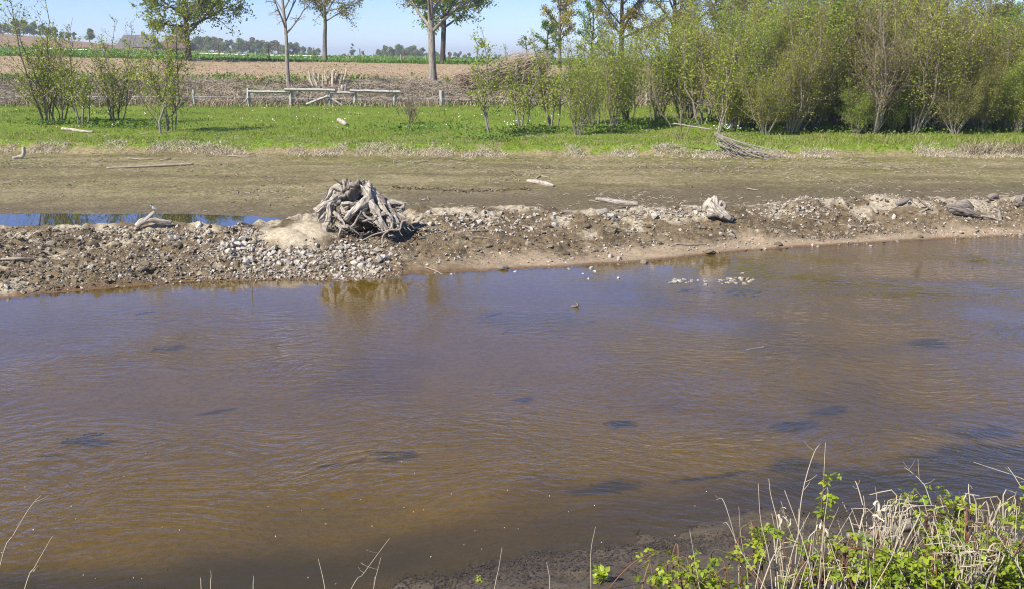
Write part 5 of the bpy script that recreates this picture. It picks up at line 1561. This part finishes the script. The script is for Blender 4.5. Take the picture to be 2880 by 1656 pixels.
# ------------------------------------------------------------------ foreground: log, dry stalks, brambles
def fg(u, v):
    return 1900 + u / 2.585, 1200 + v / 2.585
def gfg(u, v):
    return gpx(*fg(u, v))
pa, pb = gfg(1250, 815), gfg(1725, 745)
o = pa.copy()
ob = tube_mesh('bank_log', [[0, 0, .03, .022], [*((pb - pa) * .3), .034], [*((pb - pa) * .7 + [0, 0, .03]), .042], [*(pb - pa + np.array([0, 0, .05])), .04]], M['bark_pale'], None, 16, 10, .15, 4)
for r in ob.data.vertices: pass
ob.location = o
tag(ob, 'weathered log resting on the near mud behind the brambles', 'log')

def stalk_world(rows, r0, Yb, lab, grp=None, side=0, name='dry_stalk', mat='stalk', dyt=.15, seed=0):
    """rows of pixels from the base upward; the stem stands at distance Yb"""
    rs = np.random.default_rng(seed)
    n = len(rows)
    W3 = [at(u, v, Yb + dyt * k / max(n - 1, 1)) for k, (u, v) in enumerate(rows)]
    base = W3[0].copy()
    g = gz(base[0], base[1])
    if base[2] > g + .01:                                       # carry the stem down to the soil
        d = (W3[0] - W3[1]); d = d / max(-d[2], .05)
        ext = W3[0] + d * min(base[2] - g + .02, 1.2) * np.array([.5, .5, 1])
        ext[2] = gz(ext[0], ext[1]) - .02
        W3 = [ext] + W3
    o = W3[0].copy()
    m = len(W3)
    ctrl = [[*(p - o), r0 * .52 * (1 - .55 * k / (m - 1))] for k, p in enumerate(W3)]
    if not side:
        ob = tube_mesh(name, ctrl, M[mat], None, 16, 6, .08, seed)
        ob.location = o
        return tag(ob, lab, 'stalk', grp)
    t = thing(name, lab, 'stalk', o, group=grp)
    tube_mesh('stem', ctrl, M[mat], t, 18, 6, .08, seed)
    c = resample(ctrl, 20)
    for k in range(side):
        j = rs.integers(6, 18)
        d = rs.normal(0, 1, 3); d[1] *= .5; d[2] = abs(d[2]) * .7
        d = unit(d) * rs.uniform(.03, .12)
        tube_mesh('side_twig', [[*c[j, :3], c[j, 3] * .7], [*(c[j, :3] + d * .6), c[j, 3] * .5], [*(c[j, :3] + d + [0, 0, .01]), c[j, 3] * .3]], M[mat], t, 6, 4)
    return t
stalk_world([fg(850, 1179), fg(890, 800), fg(910, 560), fg(950, 360), fg(1010, 180), fg(1047, 128)], .0085, 5.0, 'tallest pale dry stalk leaning with short side twigs above the brambles', side=5, seed=1)
stalk_world([fg(1095, 1179), fg(1085, 800), fg(1075, 500), fg(1083, 250), fg(1090, 112)], .0055, 4.9, 'straight thin tall stalk rising from the leafy upright bramble shoot', seed=2)
stalk_world([fg(455, 1000), fg(430, 800), fg(380, 620), fg(350, 540), fg(330, 515), fg(295, 530)], .006, 5.2, 'dry stalk with a drooping hooked tip at the water edge', side=2, seed=3)
stalk_world([fg(740, 690), fg(720, 600), fg(690, 480), fg(678, 375)], .006, 5.4, 'single pale stalk bent near its foot behind the tallest stalk', seed=4)
stalk_world([fg(1350, 690), fg(1370, 620), fg(1350, 520), fg(1320, 420), fg(1305, 390)], .010, 5.0, 'thick dry stalk topped with a forked broken crown', side=3, seed=5)
stalk_world([fg(1310, 850), fg(1290, 740), fg(1250, 620), fg(1215, 545)], .009, 4.9, 'curled pale stem with a split bud like tip', side=1, seed=6)
stalk_world([fg(1840, 500), fg(1790, 400), fg(1730, 340), fg(1665, 292)], .0055, 5.0, 'slanting forked dry twig reaching out over the river', side=5, seed=7)
stalk_world([fg(2620, 420), fg(2533, 380), fg(2430, 340), fg(2290, 295), fg(2165, 253)], .005, 4.8, 'long thin dry twig reaching sideways over the dark shallows', seed=8, dyt=.3)
stalk_world([fg(2600, 560), fg(2510, 430), fg(2460, 350), fg(2415, 287)], .006, 4.8, 'stiff slanting dry twig beside the edge bramble shoot', side=2, seed=9)
LS = [[(0, 1590), (40, 1500), (85, 1425), (115, 1392)], [(68, 1660), (100, 1590), (148, 1506)], [(985, 1660), (1020, 1615), (1060, 1560), (1096, 1512)], [(1050, 1660), (1060, 1610), (1072, 1565)], [(915, 1660), (905, 1610), (895, 1570)], [(1390, 1660), (1402, 1600), (1412, 1538)], [(1662, 1660), (1662, 1550), (1675, 1480)], [(1968, 1660), (1955, 1580), (1940, 1490)], [(1545, 1660), (1545, 1620), (1537, 1580)], [(566, 1660), (566, 1640), (563, 1622)], [(592, 1660), (594, 1630), (593, 1603)], [(712, 1660), (714, 1640), (713, 1618)]]
for k, l in enumerate(LS):
    stalk_world(l, .0042 if k > 1 else .006, 4.6 if k > 1 else 4.5, 'thin pale dry stalk standing alone against the open brown water', 'lone stalks before the open water', side=2 if k in (0, 1, 2, 3) else 0, seed=20 + k)
for k in range(110):                                             # the many stalks among the brambles
    u = 2080 + 800 * rg.beta(1.4, .9)
    vb = 1600 + rg.uniform(-40, 60)
    L = rg.uniform(60, 210)
    ln = rg.normal(0, .35)
    Yb = rg.uniform(4.3, 5.2)
    rows = [(u, vb), (u + ln * L * .5 + rg.normal(0, 4), vb - L * .5), (u + ln * L + rg.normal(0, 8), vb - L)]
    if k % 5 == 0: rows.append((rows[-1][0] + rg.choice([-1, 1]) * rg.uniform(10, 30), rows[-1][1] + rg.uniform(-5, 30)))
    stalk_world(rows, rg.uniform(.0032, .0075), Yb, 'pale dry stalk standing among the bramble leaves', 'dry stalks among the brambles', seed=60 + k)
def clump(u, v, n, L, Yb, lab, sp=12):
    o = at(u, v, Yb); o[2] = gz(o[0], o[1])
    top = at(u, v - L, Yb)[2]
    H = top - o[2]
    C = []
    for k in range(n):
        x0 = rg.normal(0, sp * Yb / FPX); d = rg.normal(0, .16); dy = rg.normal(0, .10)
        h = H * rg.uniform(.55, 1.05)
        kx = rg.normal(0, .06)
        C.append([[x0, dy * .3, 0, .0032], [x0 + d * h * .5, dy * .6, h * .5, .0029], [x0 + d * h, dy, h * .92, .0024], [x0 + d * h + kx, dy + .01, h * rg.uniform(.86, 1), .0015]])
    C = np.array(C)
    Pn = np.array([resample(c, 9) for c in C])
    V, F, fb = tubes(Pn[:, :, :3], Pn[:, :, 3] * rg.uniform(.7, 1.7, (n, 1)), 4)
    ob = build('dead_grass_clump', V, [F], M['stalk'], None, False, {'fib': ('FLOAT_VECTOR', fb)})
    ob.location = o
    return tag(ob, lab, 'dead grass')
clump(*fg(1545, 900), 24, 165, 4.8, 'bleached reed clump with curled leaf ribbons behind the bank log', 10)
clump(*fg(1850, 720), 11, 85, 5.0, 'small upright bundle of bleached reed stubs in the brambles', 7)
clump(*fg(2190, 820), 26, 130, 4.9, 'dense bleached reed clump rising from the brambles', 13)
clump(*fg(2420, 830), 20, 115, 4.8, 'leaning bleached reed clump next to the dense one', 15)
clump(*fg(2170, 1130), 40, 110, 4.4, 'low matted pale grass clump under the bramble leaves', 30)
clump(*fg(800, 1150), 12, 130, 5.0, 'thin bleached grass bundle at the foot of the tallest stalk', 12)
clump(*fg(1180, 1150), 14, 70, 4.7, 'short pale grass tuft in front of the upright bramble shoot', 18)
# curled ribbons on the reed clump
def ribbons(cu, cv, Yb, n, lab, sp=40, L=34):
    o = at(cu, cv, Yb)
    Vs, F, b = [], [], 0
    for k in range(n):
        c = at(cu + rg.normal(0, sp), cv + rg.normal(0, sp * .5), Yb + rg.normal(0, .06)) - o
        a0 = rg.uniform(0, 6.28); w = rg.uniform(.003, .007)
        l = rg.uniform(.5, 1.3) * L * Yb / FPX
        m = 7
        p = c.copy(); ang = rg.uniform(-1, 2)
        for j in range(m):
            ang += rg.normal(-.35, .25)
            p = p + np.array([math.cos(ang) * math.cos(a0), math.cos(ang) * math.sin(a0) * .5, math.sin(ang)]) * l / m
            wv = np.array([-math.sin(a0), math.cos(a0), .5]) * w * (1 - j / m * .7)
            Vs += [p - wv, p + wv]
            if j: F.append([b + 2 * j - 2, b + 2 * j - 1, b + 2 * j + 1, b + 2 * j])
        b += 2 * m
    ob = build('dry_ribbons', Vs, [np.array(F)], M['straw'])
    ob.location = o
    return tag(ob, lab, 'dead leaves', kind='stuff')
ribbons(*fg(1500, 620), 4.85, 26, 'curled pale leaf ribbons on the bleached reed clump', 22, 60)
ribbons(*fg(1060, 740), 4.95, 10, 'curled white leaf ribbon looped around the upright bramble shoot', 10, 60)
ribbons(*fg(760, 640), 5.1, 9, 'curled pale leaf ribbon around the bent single stalk', 10, 50)

# bramble leaves: three toothed leaflets
def leaflet(L, wd, seed):
    rs = np.random.default_rng(seed)
    n = 7
    s = np.linspace(0, 1, n)
    w = wd * np.sin(np.pi * s ** .8) ** .8 * (1 - .25 * s)
    w[0] = .08 * wd; w[-1] = .0
    tooth = 1 + .16 * (np.arange(n) % 2) - .06
    rows = []
    for k in range(n):
        z = -.16 * L * s[k] ** 2 + rs.normal(0, .01 * L)
        rows.append((s[k] * L, z, w[k] * tooth[k]))
    V, F = [], []
    for x, z, ww in rows:
        V += [(x, -ww, z + .22 * ww), (x, 0, z), (x, ww, z + .22 * ww)]
    for k in range(n - 1):
        a = 3 * k
        F += [[a, a + 3, a + 4, a + 1], [a + 1, a + 4, a + 5, a + 2]]
    return np.array(V), np.array(F)
def compound(seed):
    rs = np.random.default_rng(seed)
    Vs, Fs, o = [], [], 0
    for ang, L, st in ((0, 1.0, .32), (1.15 + rs.normal(0, .1), .82, .22), (-1.15 + rs.normal(0, .1), .82, .22)):
        V, F = leaflet(L, .34, seed * 7 + int(ang * 3) + 9)
        c, s = math.cos(ang), math.sin(ang)
        tl = rs.normal(0, .18)
        V2 = V.copy(); V2[:, 2] += V[:, 1] * tl
        V2[:, 0] += st
        X = np.stack([V2[:, 0] * c - V2[:, 1] * s, V2[:, 0] * s + V2[:, 1] * c, V2[:, 2]], 1)
        Vs.append(X); Fs.append(F + o); o += len(V)
    pv, pf, _ = tubes(np.array([[[-.7, 0, -.12], [-.3, 0, -.02], [.3, 0, 0]]]), np.array([[.022, .02, .015]]), 3)
    Vs.append(pv); Fs.append(pf + o)
    return np.concatenate(Vs), np.concatenate(Fs)
LC = [compound(k + 1) for k in range(5)]
LM = [build('bramble_leaf_%d' % k, V, [F], M['l_bramble'], None, True, None, False) for k, (V, F) in enumerate(LC)]
def rotm(az, el, ro):
    return np.array((Matrix.Rotation(az, 3, 'Z') @ Matrix.Rotation(el, 3, 'Y') @ Matrix.Rotation(ro, 3, 'X')))
def bramble(cu, cv, Yb, nleaf, su, sv, sy, lab, ls=.036, ncane=7, inner=0, low=None):
    o = at(cu, cv, Yb); o[2] = gz(o[0], o[1])
    t = thing('bramble', lab, 'bramble', o)
    pts = []
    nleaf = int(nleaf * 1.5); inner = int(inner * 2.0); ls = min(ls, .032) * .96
    for k in range(nleaf):
        p = at(cu + rg.normal(0, su), min(cv + rg.normal(0, sv), 1760), Yb + rg.normal(0, sy))
        p[2] = max(p[2], gz(p[0], p[1]) + .05)
        pts.append(p - o)
        s = ls * rg.uniform(.65, 1.3)
        place('leaf', LM[rg.integers(0, 5)], t, p - o, (rg.normal(0, .4), rg.normal(.25, .4), rg.uniform(0, 6.28)), s)
    if inner:
        Vs, Fs, ob_ = [], [], 0
        for k in range(inner):
            p = at(cu + rg.normal(0, su * 1.05), min(cv + 10 + rg.normal(0, sv), 1800), Yb + rg.normal(.05, sy))
            p[2] = max(p[2], gz(p[0], p[1]) + .03)
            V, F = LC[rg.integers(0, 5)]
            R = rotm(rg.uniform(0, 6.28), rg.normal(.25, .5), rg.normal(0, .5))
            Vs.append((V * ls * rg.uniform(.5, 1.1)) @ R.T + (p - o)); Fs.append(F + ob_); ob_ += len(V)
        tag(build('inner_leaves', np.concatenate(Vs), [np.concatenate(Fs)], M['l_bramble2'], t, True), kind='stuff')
    pts = np.array(pts)
    for k in range(ncane):
        e = pts[rg.integers(0, len(pts))]
        b = np.array([e[0] * .5 + rg.normal(0, .1), e[1] * .5 + rg.normal(0, .1), 0.0])
        b[2] = gz(b[0] + o[0], b[1] + o[1]) - o[2] - .02
        m = (b + e) / 2 + np.array([rg.normal(0, .08), rg.normal(0, .05), .12 + .1 * rg.uniform()])
        tube_mesh('cane', [[*b, .005], [*m, .0042], [*e, .0022]], M['cane'], t, 12, 5)
    return t
bramble(*fg(2050, 1060), 4.55, 62, 90, 34, .16, 'dense bright bramble mound filling the bank corner', inner=150)
bramble(*fg(2400, 1010), 4.6, 46, 62, 50, .16, 'leafy bramble bush with pale reeds through it beside the dense mound', inner=130)
bramble(*fg(1560, 1040), 4.6, 50, 72, 38, .15, 'bright green bramble spreading before the bank log', inner=90)
bramble(*fg(1980, 800), 4.8, 36, 62, 42, .12, 'bramble sprays climbing between the bleached reed clumps', inner=40)
bramble(*fg(1960, 560), 4.95, 16, 30, 26, .06, 'small bramble spray at the top of the climbing shoots', ncane=4, ls=.036)
bramble(*fg(2060, 650), 4.95, 12, 26, 18, .05, 'little bramble shoot below the top spray', ncane=3, ls=.036)
bramble(*fg(1690, 560), 5.0, 12, 26, 22, .05, 'thin bramble shoot with few leaves next to the slanting twig', ncane=3, ls=.036)
bramble(*fg(1240, 900), 4.85, 26, 60, 30, .12, 'loose bramble leaves at the foot of the forked dry stalk', ncane=6, inner=16)
bramble(*fg(1080, 990), 4.8, 22, 34, 30, .08, 'bramble foot of the upright leafy shoot', ncane=4, ls=.036)
bramble(*fg(690, 750), 5.15, 20, 34, 12, .06, 'small bramble spray across the tallest dry stalk', ncane=4, ls=.036)
bramble(*fg(520, 950), 5.05, 18, 26, 24, .06, 'low bramble sprig on the mud beside a lone stalk', ncane=4, ls=.036)
bramble(*fg(570, 830), 5.1, 8, 12, 10, .04, 'tiny bramble sprig above the low one', ncane=2, ls=.036)
bramble(*fg(900, 1080), 4.9, 14, 30, 20, .08, 'sparse bramble leaves near the grass bundle', ncane=4, ls=.036)
bramble(*fg(60, 1080), 4.75, 34, 62, 24, .10, 'spreading bramble patch on the mud below an arching cane', ncane=8, inner=40, ls=.036)
bramble(*fg(290, 1140), 4.7, 18, 30, 14, .06, 'bramble sprig between the spreading patch and lone stalk', ncane=4, ls=.036)
bramble(*fg(2590, 480), 4.8, 12, 16, 18, .04, 'edge bramble shoot beside stiff slanting twigs', ncane=3, ls=.036)
bramble(*fg(2480, 640), 4.75, 14, 30, 22, .06, 'bramble shoot behind the leaning reed clump', ncane=3, ls=.036)
# leafy upright shoot
o = at(*fg(1080, 1000), 4.9); o[2] = gz(o[0], o[1])
t = thing('bramble_shoot', 'upright purple stemmed bramble shoot with leaves around a tall stalk', 'bramble', o)
P = [at(*fg(x, y), 4.9) - o for x, y in [(1075, 1000), (1068, 760), (1062, 560), (1078, 430), (1080, 345)]]
tube_mesh('cane', [[0, 0, 0, .007]] + [[*p, .006 - .0008 * k] for k, p in enumerate(P)], M['cane'], t, 20, 6)
for k in range(26):
    y = [350, 375, 400, 480, 520, 550, 590, 620, 640][k % 9] + rg.uniform(-12, 12)
    x = 1080 + rg.normal(15, 32)
    place('leaf', LM[k % 5], t, at(*fg(x, y), 4.9 + rg.normal(0, .02)) - o, (rg.normal(0, .5), rg.normal(.2, .5), rg.uniform(0, 6.28)), .028 * rg.uniform(.8, 1.3))
# arching cane over the spreading patch
o = gpx(1720, 1650)
t = thing('bramble_cane', 'arching reddish bramble cane with leaves over the near mud', 'bramble', o)
pc = [(1712, 1654), (1750, 1610), (1795, 1572), (1840, 1552), (1890, 1550), (1940, 1570), (1985, 1625)]
C = [[*(at(u, v, o[1] - .05 + .03 * k) - o), .0042] for k, (u, v) in enumerate(pc)]
tube_mesh('cane', C, M['cane'], t, 24, 5)
for k in range(18):
    u, v = pc[2 + k % 5]
    place('leaf', LM[k % 5], t, at(u + rg.normal(0, 14), v + rg.normal(0, 9), o[1] + .05) - o, (rg.normal(0, .5), rg.normal(.2, .5), rg.uniform(0, 6.28)), .028 * rg.uniform(.8, 1.2))
# lone weeds on the near mud
for (u, v, n, s, lab) in [(1690, 1640, 14, .05, 'small dark green weed rosette standing on the near mud'), (1342, 1634, 3, .03, 'single green leaf lying on the near mud')]:
    p = gpx(u, v)
    t = thing('weed_rosette', lab, 'weed', p)
    for k in range(n):
        place('leaf', LM[k % 5], t, (rg.normal(0, .02), rg.normal(0, .02), .01 + .10 * k / 14), (rg.normal(0, .3), -.5 + rg.normal(0, .3), rg.uniform(0, 6.28)), s * rg.uniform(.6, 1))

# ------------------------------------------------------------------ air
hm = bpy.data.materials.new('haze')
hm.use_nodes = True
hm.node_tree.nodes.clear()
ho_ = hm.node_tree.nodes.new('ShaderNodeOutputMaterial')
pv_ = hm.node_tree.nodes.new('ShaderNodeVolumePrincipled')
pv_.inputs['Color'].default_value = (.80, .88, 1.0, 1)
pv_.inputs['Density'].default_value = 0.00045
hm.node_tree.links.new(pv_.outputs[0], ho_.inputs['Volume'])
V = [(x, y, z) for z in (-36.0, 34.0) for y in (-60.0, 4700.0) for x in (-6200.0, 6200.0)]
F = np.array([[0, 2, 3, 1], [4, 5, 7, 6], [0, 1, 5, 4], [2, 6, 7, 3], [0, 4, 6, 2], [1, 3, 7, 5]])
tag(build('haze', V, [F], hm), 'thin pale haze over the far fields', kind='stuff')
